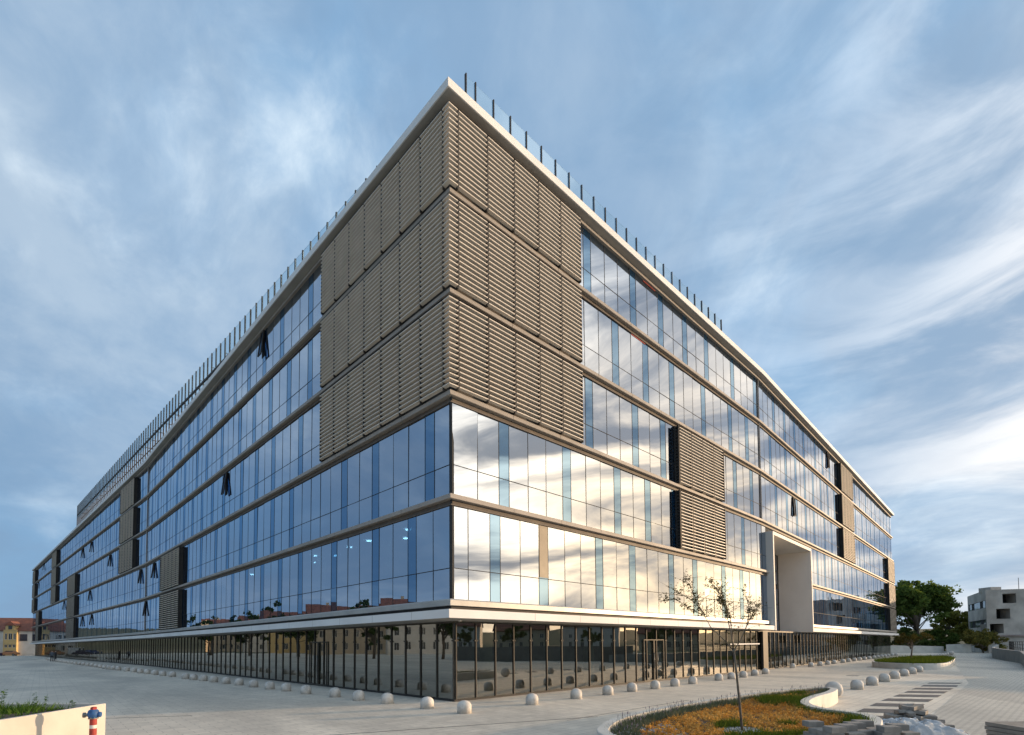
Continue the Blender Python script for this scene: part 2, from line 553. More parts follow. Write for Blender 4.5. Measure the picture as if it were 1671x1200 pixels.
def isect(p1, d1, p2, d2):
    t = np.linalg.solve(np.array([d1, -d2]).T, p2 - p1)
    return p1 + d1 * t[0]


_oc = {}


def outline(d):
    k = round(d, 4)
    if k not in _oc:
        c = isect(pC + N['L1'] * d, U['L1'], pC + N['R1'] * d, U['R1'])
        jl = isect(pJL + N['L1'] * d, U['L1'], pJL + N['L2'] * d, U['L2'])
        jr = isect(pJR + N['R1'] * d, U['R1'], pJR + N['R2'] * d, U['R2'])
        _oc[k] = {'EL': pEL + N['L2'] * d, 'JL': jl, 'C': c, 'JR': jr, 'ER': pER + N['R2'] * d}
    return _oc[k]


START = {'L1': 'C', 'R1': 'C', 'L2': 'JL', 'R2': 'JR'}
END = {'L1': 'JL', 'R1': 'JR', 'L2': 'EL', 'R2': 'ER'}


def pt(seg, s, d, z=0.0):
    ref = .5 if d < .8 else 1.15      # s runs from the glass corner of that storey
    p = outline(ref)[START[seg]] + U[seg] * s + N[seg] * (d - ref)
    return (float(p[0]), float(p[1]), float(z))


def seglen(seg, d):
    o = outline(d)
    return float(np.hypot(*(o[END[seg]] - o[START[seg]])))


def rotz(seg):
    u = U[seg] if seg[0] == 'R' else -U[seg]
    return math.atan2(u[1], u[0])


def station(st, d):
    if isinstance(st, tuple):
        return outline(.5)[START[st[0]]] + U[st[0]] * st[1] + N[st[0]] * (d - .5)
    return outline(d)[st] if isinstance(st, str) else np.array(pt(st[0], st[1], d)[:2])


def sweep(mb, prof, path, mi=0, closed=True, caps=True):
    """profile of (inset, height) points run along the plan"""
    n = len(prof)
    vs_ = []
    for st in path:
        for d, z in prof:
            p = station(st, d)
            vs_.append((float(p[0]), float(p[1]), z))
    fs = []
    for i in range(len(path) - 1):
        for k in range(n if closed else n - 1):
            k2 = (k + 1) % n
            fs.append((i * n + k, (i + 1) * n + k, (i + 1) * n + k2, i * n + k2))
    if caps and closed:
        fs.append(tuple(range(n)))
        fs.append(tuple((len(path) - 1) * n + k for k in range(n))[::-1])
    return mb.add(vs_, fs, mi)


cP, sP, cRo, sRo = math.cos(PITCH), math.sin(PITCH), math.cos(ROLL), math.sin(ROLL)


def project(p):
    X, Y, Z = p[0], p[1], p[2] - CAM_H
    dd = Y * cP + Z * sP
    if dd < .1:
        return None
    a, b = F_PX * X / dd, -F_PX * (-Y * sP + Z * cP) / dd
    return W_PX / 2 + a * cRo + b * sRo, CY - a * sRo + b * cRo


GZ = {1: (3.95, 7.55), 2: (7.95, 11.55), 3: (11.95, 15.55), 4: (15.95, 19.55), 5: (19.95, 23.30)}   # glass bottom / top of each storey
GD = .5                                # inset of the glass plane
P0, P1 = .9, 11.9             # portal from / to along the second right facade
FULL = ['EL', 'JL', 'C', 'JR', 'ER']
PATH_A = ['EL', 'JL', 'C', 'JR', ('R2', P0)]
PATH_B = [('R2', P1), 'ER']

# ------------------------------------------------------------------ ground
ROTP = math.atan2(U['R1'][1], U['R1'][0])
paving_mat('plaza_paving', .6, .3, (.82, .745, .63), (.74, .67, .565), (.50, .455, .39), ROTP * -1, .010, .62, bump=.3)
paving_mat('block_paving', .24, .12, (.72, .675, .585), (.63, .59, .51), (.29, .275, .245), 0.06, .014, .45, bump=.5)
M_GRASSG = mat('far_ground', (.07, .085, .035), (.13, .115, .065), .06, .95)
M_ASPH = mat('asphalt', (.07, .07, .072), (.10, .10, .10), .6, .9, bump=.3, bscale=60, space='World')
mb = MB()
mb.add([(-3000, -1500, -.03), (3000, -1500, -.03), (3000, 4000, -.03), (-3000, 4000, -.03)], [(0, 1, 2, 3)])
mb.build('ground', M_GRASSG, kind='structure')
mb = MB()
mb.add([(-120, -40, -.01), (95, -40, -.01), (95, 62, -.01), (92, 108, -.01), (20, 150, -.01), (-138, 150, -.01), (-160, 128, -.01), (-120, 60, -.01)], [(0, 1, 2, 3, 4, 5, 6, 7)])
mb.build('plaza', MATS['plaza_paving'], kind='structure')
mb = MB()      # block-paved lane on the right
mb.add([(9.0, 2.0, -.004), (60, 2.0, -.004), (60, 52, -.004), (86, 88, -.004), (84, 92, -.004), (74, 88, -.004), (52.5, 60.5, -.004), (24.2, 26.9, -.004), (10.7, 13.4, -.004)], [tuple(range(9))])
mb.build('paved_lane', MATS['block_paving'], kind='structure')
mb = MB()
mb.add([(-300, 132, -.006), (-138, 152, -.006), (-138, 165, -.006), (-300, 146, -.006)], [(0, 1, 2, 3)])
mb.build('road', M_ASPH, kind='structure')
# low wooded hills round the horizon
vs_, fs = [], []
nh = 220
for ring, (rad, hh) in enumerate(((430, -1.0), (620, 1.0), (760, .2), (900, -1.0))):
    for k in range(nh):
        a = 2 * math.pi * k / nh
        bump_ = 9 + 6 * math.sin(a * 3 + .7) + 4 * math.sin(a * 7 + 2) + 2.0 * math.sin(a * 23) + 1.2 * math.sin(a * 41 + 1)
        z = -1.5 if hh < 0 else hh * bump_ * (1.15 if hh == 1 else 1)
        vs_.append((rad * math.cos(a), rad * math.sin(a) + 40, z))
for i in range(3):
    for k in range(nh):
        k2 = (k + 1) % nh
        fs.append((i * nh + k, i * nh + k2, (i + 1) * nh + k2, (i + 1) * nh + k))
mb = MB()
mb.add(vs_, fs)
mb.build('hills', M_HILL, smooth=True, kind='structure')

def drain(name, x0, y0, x1, y1, w, label):
    d_ = unit(np.array([x1 - x0, y1 - y0]))
    n_ = np.array([-d_[1], d_[0]]) * w / 2
    q = [(x0 - n_[0], y0 - n_[1]), (x1 - n_[0], y1 - n_[1]), (x1 + n_[0], y1 + n_[1]), (x0 + n_[0], y0 + n_[1])]
    mb = MB()
    mb.box8([(x, y, -.03) for x, y in q] + [(x, y, -.005) for x, y in q])
    mb.build(name, M_DRAIN, label=label, category='drain')


M_DRAIN = mat('drain_iron', (.10, .098, .09), (.16, .15, .14), 6, .7, 0, bump=.4, bscale=40)
drain('slot_drain', -13.2, 15.9, -10.4, 16.5, .045, 'narrow dark slot drain in the left of the plaza')
drain('slot_drain', -4.9, 12.6, 2.6, 15.6, .05, 'long dark slot drain crossing the plaza before the corner')
drain('slot_drain', 1.6, 14.9, 6.9, 19.9, .04, 'dark slot drain between the right bollards and the flower bed')
for i, (x, y, lab) in enumerate(((22.5, 33.5, 'square iron cover in the paving near the far planter'),)):
    mb = MB()
    mb.box(-.32, .32, -.32, .32, -.03, -.004)
    o = link('manhole_cover', mb.mesh('manhole_cover', [M_DRAIN]), None, (x, y, 0), (0, 0, ROTP), label=lab, category='manhole cover')

# zebra of dark paving slabs: nine stripes, each a sheet of its own in the paving
stripes = [((22.5, 27.35), (24.0, 27.05), (23.45, 26.6), (22.0, 26.9)),
           ((20.95, 25.85), (22.4, 25.5), (21.7, 24.8), (20.25, 25.15)),
           ((19.4, 24.4), (20.85, 24.0), (20.1, 23.3), (18.65, 23.7)),
           ((17.85, 22.9), (19.3, 22.5), (18.5, 21.75), (17.1, 22.15)),
           ((16.3, 21.4), (17.75, 21.0), (16.95, 20.25), (15.5, 20.65)),
           ((14.75, 19.95), (16.15, 19.5), (15.35, 18.75), (13.95, 19.2)),
           ((13.2, 18.45), (14.6, 18.0), (13.85, 17.3), (12.45, 17.7)),
           ((11.75, 17.0), (13.1, 16.55), (12.3, 15.8), (10.95, 16.2)),
           ((10.3, 15.5), (11.6, 15.1), (10.75, 14.25), (9.5, 14.65))]
for i, q in enumerate(stripes):
    mb = MB()
    mb.box8([(x, y, -.009) for x, y in q[::-1]] + [(x, y, .002) for x, y in q[::-1]])
    mb.build('crossing_stripe', M_ZEBRA, label='dark grey crossing stripe, %s from the block pile towards the far planter' % ordinal(9 - i), category='crossing stripe', group='dark stripes of the pedestrian crossing')

# ------------------------------------------------------------------ office building
B = empty('office_building', (-2.0, 20.0, 0), label='six-storey glass office block with white roof edge and beige louver screens', category='office building')


def bpart(name, mb_or_me, mats=None, parent=None, **tags):
    """part of the building; geometry is in world metres so the part is set back to the world origin"""
    me = mb_or_me.mesh(name, mats, tags.pop('smooth', False)) if isinstance(mb_or_me, MB) else mb_or_me
    p = parent or B
    o = link(name, me, p, **tags)
    o.matrix_parent_inverse = Matrix.Translation((2.0, -20.0, 0))
    return o


def placed(name, me, loc, rot, parent=None, **tags):
    o = link(name, me, parent or B, loc, rot, **tags)
    o.matrix_parent_inverse = Matrix.Translation((2.0, -20.0, 0))
    return o


# roof slab with overhanging white fascia
mb = MB()
sweep(mb, [(0, 23.57), (0, 23.93), (1.6, 23.95), (1.6, 23.60)], FULL)
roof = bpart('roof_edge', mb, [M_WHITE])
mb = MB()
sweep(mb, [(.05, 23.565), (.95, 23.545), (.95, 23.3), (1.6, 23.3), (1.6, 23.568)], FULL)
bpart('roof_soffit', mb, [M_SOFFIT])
mb = MB()   # glazing head under the soffit
sweep(mb, [(.36, 23.30), (.36, 23.42), (.42, 23.42), (.42, 23.56), (.8, 23.56), (.8, 23.30)], FULL)
bpart('head_band', mb, [M_BAND])
mb = MB()
o = outline(1.5)
back = [(float(o[k][0]), float(o[k][1]), 23.93) for k in ('C', 'JR', 'ER', 'EL', 'JL')]
mb.add(back, [(0, 1, 2, 3, 4)])
bpart('roof_surface', mb, [M_ROOF])

# spandrel bands between storeys
for k in (2, 3, 4, 5):
    zt = 4 * k - .05
    prof = [(.30, zt - .175), (.30, zt - .02), (.315, zt), (.62, zt), (.62, zt - .19), (.33, zt - .19)]
    prof2 = [(.44, zt - .40), (.44, zt - .355), (.50, zt - .355), (.50, zt - .1925), (.62, zt - .1925), (.62, zt - .40)]
    mb = MB()
    if k == 2:
        sweep(mb, prof, PATH_A)
        sweep(mb, prof, PATH_B)
    else:
        sweep(mb, prof, FULL)
    bd = bpart('spandrel_band', mb, [M_BAND])
    mb = MB()
    for path in ((PATH_A, PATH_B) if k == 2 else (FULL,)):
        sweep(mb, prof2, path)
    bpart('band_recess', mb, [M_RECESS_SHADE])  # recess shade put into the colour
    # joints of the band cladding
    mb = MB()
    for seg in ('L1', 'R1', 'R2'):
        s = 3.1
        while s < min(seglen(seg, .3), 40) - 1:
            if not (k == 2 and (seg == 'R2' and s < 12.5)):
                a, b = pt(seg, s, .297), pt(seg, s + .012, .297)
                a2, b2 = pt(seg, s, .31), pt(seg, s + .012, .31)
                mb.box8([(a[0], a[1], zt - .17), (b[0], b[1], zt - .17), (b2[0], b2[1], zt - .17), (a2[0], a2[1], zt - .17),
                         (a[0], a[1], zt - .03), (b[0], b[1], zt - .03), (b2[0], b2[1], zt - .03), (a2[0], a2[1], zt - .03)])
            s += 3.0
    bpart('band_joint', mb, [M_DARK], kind='stuff')

# first-floor sill, dark shadow gap and the white canopy over the ground floor
mb = MB()
for path in (PATH_A, PATH_B):
    sweep(mb, [(.26, 3.70), (.26, 3.90), (.30, 3.95), (.62, 3.95), (.62, 3.70)], path)
bpart('sill_band', mb, [mat('sill_metal', (.44, .43, .40), (.36, .35, .33), .8, .45, .3)])
mb = MB()
for path in (PATH_A, PATH_B):
    sweep(mb, [(.42, 3.545), (.42, 3.695), (.9, 3.695), (.9, 3.545)], path)
bpart('shadow_gap', mb, [M_DARK])
mb = MB()
for path in (PATH_A, PATH_B):
    sweep(mb, [(0, 3.215), (0, 3.54), (1.2, 3.54), (1.2, 3.215)], path)
canopy = bpart('canopy', mb, [M_WHITE])
mb = MB()
for seg, smax in (('L1', 56), ('R1', 29)):
    s = 1.9 if seg == 'L1' else 4.0
    while s < smax:
        a, b, a2, b2 = (pt(seg, s, -.003), pt(seg, s + .012, -.003), pt(seg, s, .01), pt(seg, s + .012, .01))
        mb.box8([(a[0], a[1], 3.22), (b[0], b[1], 3.22), (b2[0], b2[1], 3.22), (a2[0], a2[1], 3.22), (a[0], a[1], 3.535), (b[0], b[1], 3.535), (b2[0], b2[1], 3.535), (a2[0], a2[1], 3.535)])
        s += 3.0
bpart('canopy_joint', mb, [M_BAND], kind='stuff')
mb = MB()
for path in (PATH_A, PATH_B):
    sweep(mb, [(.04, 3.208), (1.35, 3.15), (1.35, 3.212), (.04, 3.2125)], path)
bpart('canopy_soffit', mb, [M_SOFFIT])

# floor plates, cores and columns seen through the glass


def plate(d, z0, z1, notch):
    oo = outline(d)
    ring = [tuple(map(float, oo['EL'])), tuple(map(float, oo['JL'])), tuple(map(float, oo['C']))]
    if notch:
        ring += [tuple(map(float, oo['JR'])), pt('R2', P0 - .1, d)[:2], pt('R2', P0 - .1, 3.4)[:2], pt('R2', P1 + .1, 3.4)[:2], pt('R2', P1 + .1, d)[:2]]
    else:
        ring += [tuple(map(float, oo['JR']))]
    ring += [tuple(map(float, oo['ER'])), (60, 97), (-110, 142)]
    n = len(ring)
    vs_ = [(x, y, z0) for x, y in ring] + [(x, y, z1) for x, y in ring]
    fs = [tuple(range(n))[::-1], tuple(range(n, 2 * n))] + [(i, (i + 1) % n, n + (i + 1) % n, n + i) for i in range(n)]
    mb = MB()
    mb.add(vs_, fs)
    mb.mi[0] = 1
    return mb


for k in range(1, 6):
    z = 4 * k
    bpart('floor_slab', plate(.63, z - .43 if k > 1 else 3.25, z - .06, k <= 2), [M_CARPET, M_CEIL])
bpart('floor_slab', plate(1.2, -.02, .02, False), [M_CARPET, M_CEIL])
bpart('floor_slab', plate(.85, 23.31, 23.5, False), [M_CARPET, M_CEIL])
mb = MB()
sweep(mb, [(8.0, 0.0), (8.0, 23.4), (8.3, 23.4), (8.3, 0)], FULL)
bpart('core_wall', mb, [M_CORE])
cm = MB().lathe([(.30, 0), (.30, 23.3)], 14).mesh('column', [M_COLUMN], True)
for seg, n in (('L1', 8), ('R1', 4), ('R2', 8), ('L2', 9)):
    for i in range(n):
        s = 2.4 + i * 7.2 if seg == 'R1' else 6.7 + i * 7.2 if seg == 'L1' else 5.5 + i * 7.2
        if (seg == 'R1' and s > 27) or (seg == 'R2' and s < 14):
            continue
        placed('column', cm, pt(seg, s, 2.1), (0, 0, 0))
# cross partitions so that rooms end
mb = MB()
for seg, n in (('L1', 4), ('R1', 2), ('R2', 3), ('L2', 6)):
    for i in range(n):
        s = 10.0 + i * 13.0
        for z0 in (4, 8, 12, 16, 20):
            s2 = s + (z0 * 1.7) % 6
            if (seg == 'R1' and s2 > 27) or (seg == 'R2' and s2 < 14):
                continue
            q = [pt(seg, s2, 2.8), pt(seg, s2, 8), pt(seg, s2 + .12, 8), pt(seg, s2 + .12, 2.8)]
            mb.box8([(x, y, z0) for x, y, _ in q] + [(x, y, z0 + 3.5) for x, y, _ in q])
bpart('partition_wall', mb, [M_CORE])
lampm = MB().lathe([(.09, 0), (.13, .01), (.13, .035)], 12).mesh('ceiling_lamp', [M_LAMP], False)
for s, d in ((3.9, 1.6), (5.6, 2.6), (7.4, 1.6), (9.6, 1.7), (12.6, 2.4), (13.4, 1.5), (15.8, 2.5), (24.2, 1.6), (46.0, 1.3)):
    placed('ceiling_lamp', lampm, pt('L1', s, d, 7.50), (0, 0, 0))

# ---- glazing
_pane = {}


def pane_mesh(w, h, m, nm):
    k = (round(w, 3), round(h, 3), nm)
    if k not in _pane:
        mb = MB()
        x = w / 2
        mb.add([(-x, 0, 0), (x, 0, 0), (x, 0, h), (-x, 0, h), (-x, .02, 0), (x, .02, 0), (x, .02, h), (-x, .02, h)],
               [(0, 1, 2, 3), (0, 4, 5, 1), (1, 5, 6, 2), (2, 6, 7, 3), (3, 7, 4, 0)])
        _pane[k] = mb.mesh(nm, [m])
    return _pane[k]


panes = []        # (area_px, kind, seg, s_mid, d, z0, w, h, tilt, yaw)
mull = MB()


def strip(mb, seg, s0, s1, d0, d1, z0, z1):
    q = [pt(seg, s0, d0), pt(seg, s1, d0), pt(seg, s1, d1), pt(seg, s0, d1)]
    if seg[0] == 'L':
        q = [q[1], q[0], q[3], q[2]]
    mb.box8([(x, y, z0) for x, y, _ in q] + [(x, y, z1) for x, y, _ in q])


def area_px(seg, s0, s1, d, z0, z1):
    a = [project(pt(seg, s, d, z)) for s, z in ((s0, z0), (s1, z0), (s1, z1), (s0, z1))]
    if any(p is None for p in a):
        return 0
    return abs(sum(a[i][0] * a[(i + 1) % 4][1] - a[(i + 1) % 4][0] * a[i][1] for i in range(4))) / 2


# louver blocks: segment, start, columns, storeys
LOUV = [('R1', .11, 5, (3, 4, 5)), ('L1', .11, 7, (3, 4, 5)), ('R1', 16.9, 4, (2, 3)), ('R2', 26.6, 4, (3, 4, 5)), ('R2', 57.2, 4, (1, 2, 3)),
        ('L1', 39.7, 5, (1, 2)), ('L2', 5.4, 5, (3, 4, 5)), ('L2', 48.8, 6, (1, 2, 3)), ('L2', 74.4, 5, (3, 4, 5)), ('L2', 104.5, 4, (1, 2)), ('L2', 116.0, 4, (3, 4, 5))]
MEAS = {('R1', 2): [1.29, 1.15, -.57, 1.14, 1.15, 1.14, -.60, 1.15], ('L1', 2): [1.06, -.63, 1.18, 1.16, 1.2, -.6, 1.17, 1.19, -.63, 1.17, 1.19],
        ('R1', 1): [.80, 1.12, -.56, 1.15, 1.15, -.6, 1.15], ('L1', 1): [1.15, 1.15, -.6, 1.15, 1.15, -.6, 1.15, 1.15, 1.15, -.6]}
for seg in ('L1', 'R1', 'R2', 'L2'):
    Ls = seglen(seg, GD)
    for k in range(1, 6):
        z0, z1 = GZ[k]
        zt = z0 + 1.2
        pat = list(MEAS.get((seg, k), []))
        rr = random.Random(hash((seg, k)) % 999 if False else {'L1': 10, 'R1': 20, 'R2': 30, 'L2': 40}[seg] + k)
        s, run = 0.0, 0
        while s < Ls - .05:
            if pat:
                w = pat.pop(0)
            else:
                if run >= 2 and (run >= 3 or rr.random() < .6):
                    w, run = -.60, 0
                else:
                    w, run = 1.17, run + 1
            narrow = w < 0
            w = min(abs(w), Ls - s)
            if k <= 2 and seg == 'R2' and s < P1:
                if s + .3 < P0:
                    w = P0 - s
                else:
                    s = max(s + .01, P1)
                    continue
            for (a, b) in ((z0, zt), (zt, z1)):
                hid = any(L[0] == seg and k in L[3] and L[1] - .3 < s + w / 2 < L[1] + L[2] * 1.505 + .1 for L in LOUV)
                ar = area_px(seg, s, s + w, GD, a, b) * (.02 if hid else 1)
                panes.append((ar, 'v' if narrow else 'g', seg, s + w / 2, GD, a, w, b - a, rr.gauss(0, .0022), rr.gauss(0, .0022)))
            strip(mull, seg, s - .013, s + .013, GD - .010, GD + .12, z0, z1)
            s += w
        e0, e1 = 0.0, Ls
        if k <= 2 and seg == 'R2':
            strip(mull, seg, 0, P0, GD - .010, GD + .06, zt - .015, zt + .015)
            e0 = P1
        strip(mull, seg, e0, e1, GD - .008, GD + .06, zt - .015, zt + .015)
bpart('mullion_grid', mull, [M_MULL], kind='stuff')
mb = MB()      # corner post and the expansion joints where the facades bend
q = outline(GD - .02)['C']
mb.box(q[0] - .04, q[0] + .04, q[1] - .02, q[1] + .06, 3.95, 23.3)
bpart('corner_post', mb, [M_MULL])
for st, zlo in (('JL', 3.95), ('JR', 11.95)):
    q = outline(GD - .06)[st]
    mb = MB()
    mb.tube([(q[0], q[1], zlo), (q[0], q[1], 23.3)], .04, 8)
    bpart('joint_cover', mb, [M_BAND])


def lay_panes(lst, kind, m, name, limit=300):
    lst = sorted([p for p in lst if p[1] == kind], key=lambda p: -p[0])
    V = []
    for i, (ar, _, seg, s, d, z, w, h, ti, ya) in enumerate(lst):
        w2, h2 = w - .008, h - .008
        if i < limit:
            placed(name, pane_mesh(w2, h2, m, name), pt(seg, s, d, z + .004), Euler((ti, 0, rotz(seg) + ya), 'XYZ'))
        else:
            M = Matrix.Translation(pt(seg, s, d, z + .004)) @ Euler((ti, 0, rotz(seg) + ya), 'XYZ').to_matrix().to_4x4()
            V += [M @ Vector((-w2 / 2, 0, 0)), M @ Vector((w2 / 2, 0, 0)), M @ Vector((w2 / 2, 0, h2)), M @ Vector((-w2 / 2, 0, h2))]
    if V:
        bpart(name, np_mesh(name, [tuple(v) for v in V], 4, m), kind='stuff')


lay_panes(panes, 'g', M_GLASS, 'glass_pane')
lay_panes(panes, 'v', M_VENT, 'vent_pane')

# ---- louver screens
SL_D, SL_P = .22, .192


def slat_prof(n=10):
    """thin blade, outer edge up, with a small upright lip on the outer edge"""
    return [(-.074, .002), (-.080, .010), (-.080, .044), (-.068, .052), (.070, .004), (.078, -.010), (.070, -.018), (-.054, .008)]


def slat_mesh(length):
    mb = MB()
    pr = slat_prof()
    n = len(pr)
    vs_ = [(-length / 2, y, z) for y, z in pr] + [(length / 2, y, z) for y, z in pr]
    fs = [(i, (i + 1) % n, n + (i + 1) % n, n + i) for i in range(n)] + [tuple(range(n))[::-1], tuple(range(n, 2 * n))]
    mb.add(vs_, fs)
    return mb.mesh('slat', [M_SLAT])


slm = slat_mesh(1.43)
slats, screens = [], {}
for bi, (seg, s0, nc, fl) in enumerate(LOUV):
    frame = MB()
    ends = []
    for k in fl:
        za, zb = GZ[k]
        zb = min(zb, 23.25)
        ns = int((zb - za - .12) / SL_P)
        for c in range(nc):
            sc = s0 + 1.505 * c + .7525
            for i in range(ns):
                z = za + .10 + i * (zb - za - .24) / (ns - 1)
                slats.append((area_px(seg, sc - .7, sc + .7, SL_D, z - .1, z + .1), bi, seg, sc, z, rng.gauss(0, .012)))
        for c in range(nc + 1):       # brackets that carry the slats
            s = s0 + 1.505 * c
            strip(frame, seg, s - .03, s + .03, .19, .46, za + .02, zb - .02)
        strip(frame, seg, s0, s0 + nc * 1.505, .16, .44, zb - .015, zb + .0)
        if not (s0 < 1):              # ladder-like end frame
            for sx in (s0 - .10, s0 + nc * 1.505 + .04):
                ef = MB()
                ends.append(ef)
                strip(ef, seg, sx, sx + .05, .14, .22, za, zb)
                strip(ef, seg, sx, sx + .05, .36, .48, za, zb)
                z = za + .05
                while z < zb - .1:
                    strip(ef, seg, sx + .005, sx + .045, .22, .36, z, z + .09)
                    z += .2
        elif seg == 'R1':             # corner pieces turn round the edge
            pass
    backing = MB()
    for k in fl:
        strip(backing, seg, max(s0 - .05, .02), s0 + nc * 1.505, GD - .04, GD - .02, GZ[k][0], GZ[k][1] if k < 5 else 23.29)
    nm = empty('louver_screen')
    nm.parent = B
    nm.matrix_parent_inverse = Matrix.Translation((2.0, -20.0, 0))
    screens[bi] = nm
    fo = link('bracket', frame.mesh('bracket', [M_DARK]), nm, kind='stuff')
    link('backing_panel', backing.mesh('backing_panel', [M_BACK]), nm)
    for ef in ends:
        link('end_frame', ef.mesh('end_frame', [M_DARK]), nm)
slats.sort(key=lambda t: -t[0])
rest = {}
for i, (ar, bi, seg, sc, z, tw) in enumerate(slats):
    if i < 300:
        link('slat', slm, screens[bi], pt(seg, sc, SL_D, z), Euler((tw, 0, rotz(seg)), 'XYZ'))
    else:
        rest.setdefault(bi, []).append((seg, sc, z, tw))
pr = np.array(slat_prof())
for bi, lst in rest.items():
    mb = MB()
    n = len(pr)
    for seg, sc, z, tw in lst:
        a = [pt(seg, sc - .715, SL_D + y, z + zz + tw * y) for y, zz in pr]
        b = [pt(seg, sc + .715, SL_D + y, z + zz + tw * y) for y, zz in pr]
        # pt() measures from the inset corner, so square the ends off against the slat's own axis
        nrm, base0, base1 = N[seg], np.array(pt(seg, sc - .715, SL_D)[:2]), np.array(pt(seg, sc + .715, SL_D)[:2])
        a = [(*(base0 + nrm * y), z + zz + tw * y) for y, zz in pr]
        b = [(*(base1 + nrm * y), z + zz + tw * y) for y, zz in pr]
        mb.add(a + b, [(i, (i + 1) % n, n + (i + 1) % n, n + i) for i in range(n)] + [tuple(range(n))[::-1], tuple(range(n, 2 * n))])
    link('slat', mb.mesh('slat', [M_SLAT]), screens[bi], kind='stuff')
# mitred corner slats
cp = []
for k in (3, 4, 5):
    za, zb = GZ[k]
    zb = min(zb, 23.25)
    ns = int((zb - za - .12) / SL_P)
    for i in range(ns):
        z = za + .10 + i * (zb - za - .24) / (ns - 1)
        mb = MB()
        sweep(mb, [(SL_D + y, z + zz) for y, zz in slat_prof()], [('L1', .085), 'C', ('R1', .085)])
        link('corner_slat', mb.mesh('corner_slat', [M_SLAT]), screens[0])

# ---- open top-hung sashes on the left facade (and two on the right)
SW, SH = .54, 1.7


def sash_at(seg, s, k, ang=17):
    zt = GZ[k][1] - .06
    root = empty('open_sash')
    root.parent = B
    root.matrix_parent_inverse = Matrix.Translation((2.0, -20.0, 0))
    root.location = pt(seg, s, GD - .03, zt)
    root.rotation_euler = Euler((R(-ang), 0, rotz(seg)), 'XYZ')
    # local: x along, -y outwards, hangs down -z
    mb = MB()
    mb.box(-SW / 2, -SW / 2 + .06, -.08, 0, -SH, 0)
    mb.box(SW / 2 - .06, SW / 2, -.08, 0, -SH, 0)
    mb.box(-SW / 2 + .06, SW / 2 - .06, -.05, 0, -SH, -SH + .06)
    mb.box(-SW / 2 + .06, SW / 2 - .06, -.05, 0, -.06, 0)
    link('sash_frame', mb.mesh('sash_frame', [M_DARK]), root)
    link('sash_pane', pane_mesh(SW - .13, SH - .13, M_VENT, 'sash_pane'), root, (0, -.03, -SH + .065))
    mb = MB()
    # near-black box painting the unlit opening, just in front of the closed glass line
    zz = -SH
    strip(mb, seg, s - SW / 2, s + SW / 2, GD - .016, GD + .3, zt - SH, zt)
    bpart('sash_dark_box', mb, [M_VOID])


for seg, s, k in (('L1', 19.9, 5), ('L1', 27.3, 3), ('L1', 51.9, 2), ('L1', 56.0, 1), ('L2', 2.5, 2), ('L2', 35.3, 4), ('L2', 43.6, 4), ('L2', 20.4, 3), ('L2', 35.6, 2),
                  ('L2', 33.5, 1), ('L2', 42.0, 1), ('L2', 63.8, 2), ('L2', 100.0, 5), ('L2', 111.0, 4)):
    sash_at(seg, s, k, 6.5)
for seg, s, k in (('R2', 21.9, 5), ('R2', 8.7, 3)):
    sash_at(seg, s, k, 2.5)

# ---- rooftop railing along the right edge, tall glass screen along the left
rail = empty('roof_railing')
rail.parent = B
rail.matrix_parent_inverse = Matrix.Translation((2.0, -20.0, 0))
pm = MB().box(-.022, .022, -.05, .05, 0, 1.52).mesh('railing_post', [M_DARK])
sps = [.76] + [1.26 + i * .985 for i in range(24)]
for s in sps:
    link('railing_post', pm, rail, pt('R1', s, .5, 23.94), (0, 0, rotz('R1')))
for a, b in zip(sps[:-1], sps[1:]):
    link('railing_pane', pane_mesh(b - a - .06, 1.42, M_RAILG, 'railing_pane'), rail, pt('R1', (a + b) / 2, .5, 23.99), (0, 0, rotz('R1')))
scr = empty('roof_screen')
scr.parent = B
scr.matrix_parent_inverse = Matrix.Translation((2.0, -20.0, 0))
pm = MB().box(-.04, .04, -.05, .05, 0, 4.2).mesh('screen_post', [M_DARK])
SD = .3
sps = [-51.0 + i * 1.08 for i in range(94)]
for s in sps:
    link('screen_post', pm, scr, pt('L2', s, SD, 23.94), (0, 0, rotz('L2')))
for a, b in zip(sps[:-1], sps[1:]):
    link('screen_pane', pane_mesh(b - a - .09, 2.35, M_RAILG, 'screen_pane'), scr, pt('L2', (a + b) / 2, SD, 25.75), (0, 0, rotz('L2')))
mb = MB()
strip(mb, 'L2', sps[0], sps[-1], SD - .06, SD + .06, 26.25, 26.42)
strip(mb, 'L2', sps[0], sps[-1], SD + .5, SD + .56, 25.70, 25.80)
for i, s in enumerate(sps):
    if i % 3 == 0:
        strip(mb, 'L2', s - .03, s + .03, SD + .06, SD + 1.1, 26.85, 26.92)
link('screen_rail', mb.mesh('screen_rail', [M_DARK]), scr)

# ---- ground-floor glazing set back under the canopy
GFD, GFT = 1.15, 3.19
gfp, gfm = [], []
for seg, mod in (('L1', 1.14), ('R1', 1.04), ('R2', 1.08), ('L2', 1.14)):
    Ls = seglen(seg, GFD)
    n = int(round(Ls / mod))
    w = Ls / n
    for i in range(n):
        s = (i + .5) * w
        gfp.append((area_px(seg, s - w / 2, s + w / 2, GFD, 0, GFT), 'f', seg, s, GFD, .06, w, GFT - .06, rng.gauss(0, .0012), rng.gauss(0, .0012)))
        gfm.append((area_px(seg, i * w, i * w + .5, GFD, 0, GFT), seg, max(i * w, .05)))
lay_panes(gfp, 'f', M_GF, 'ground_floor_pane')
mb = MB()
mb.box(-.024, .024, -.05, .05, 0, GFT)
for sx in (-.085, .028):
    mb.box(sx, sx + .057, -.06, -.02, 2.36, 2.42)
gmm = mb.mesh('ground_floor_mullion', [M_GFM])
gfm.sort(key=lambda t: -t[0])
restm = MB()
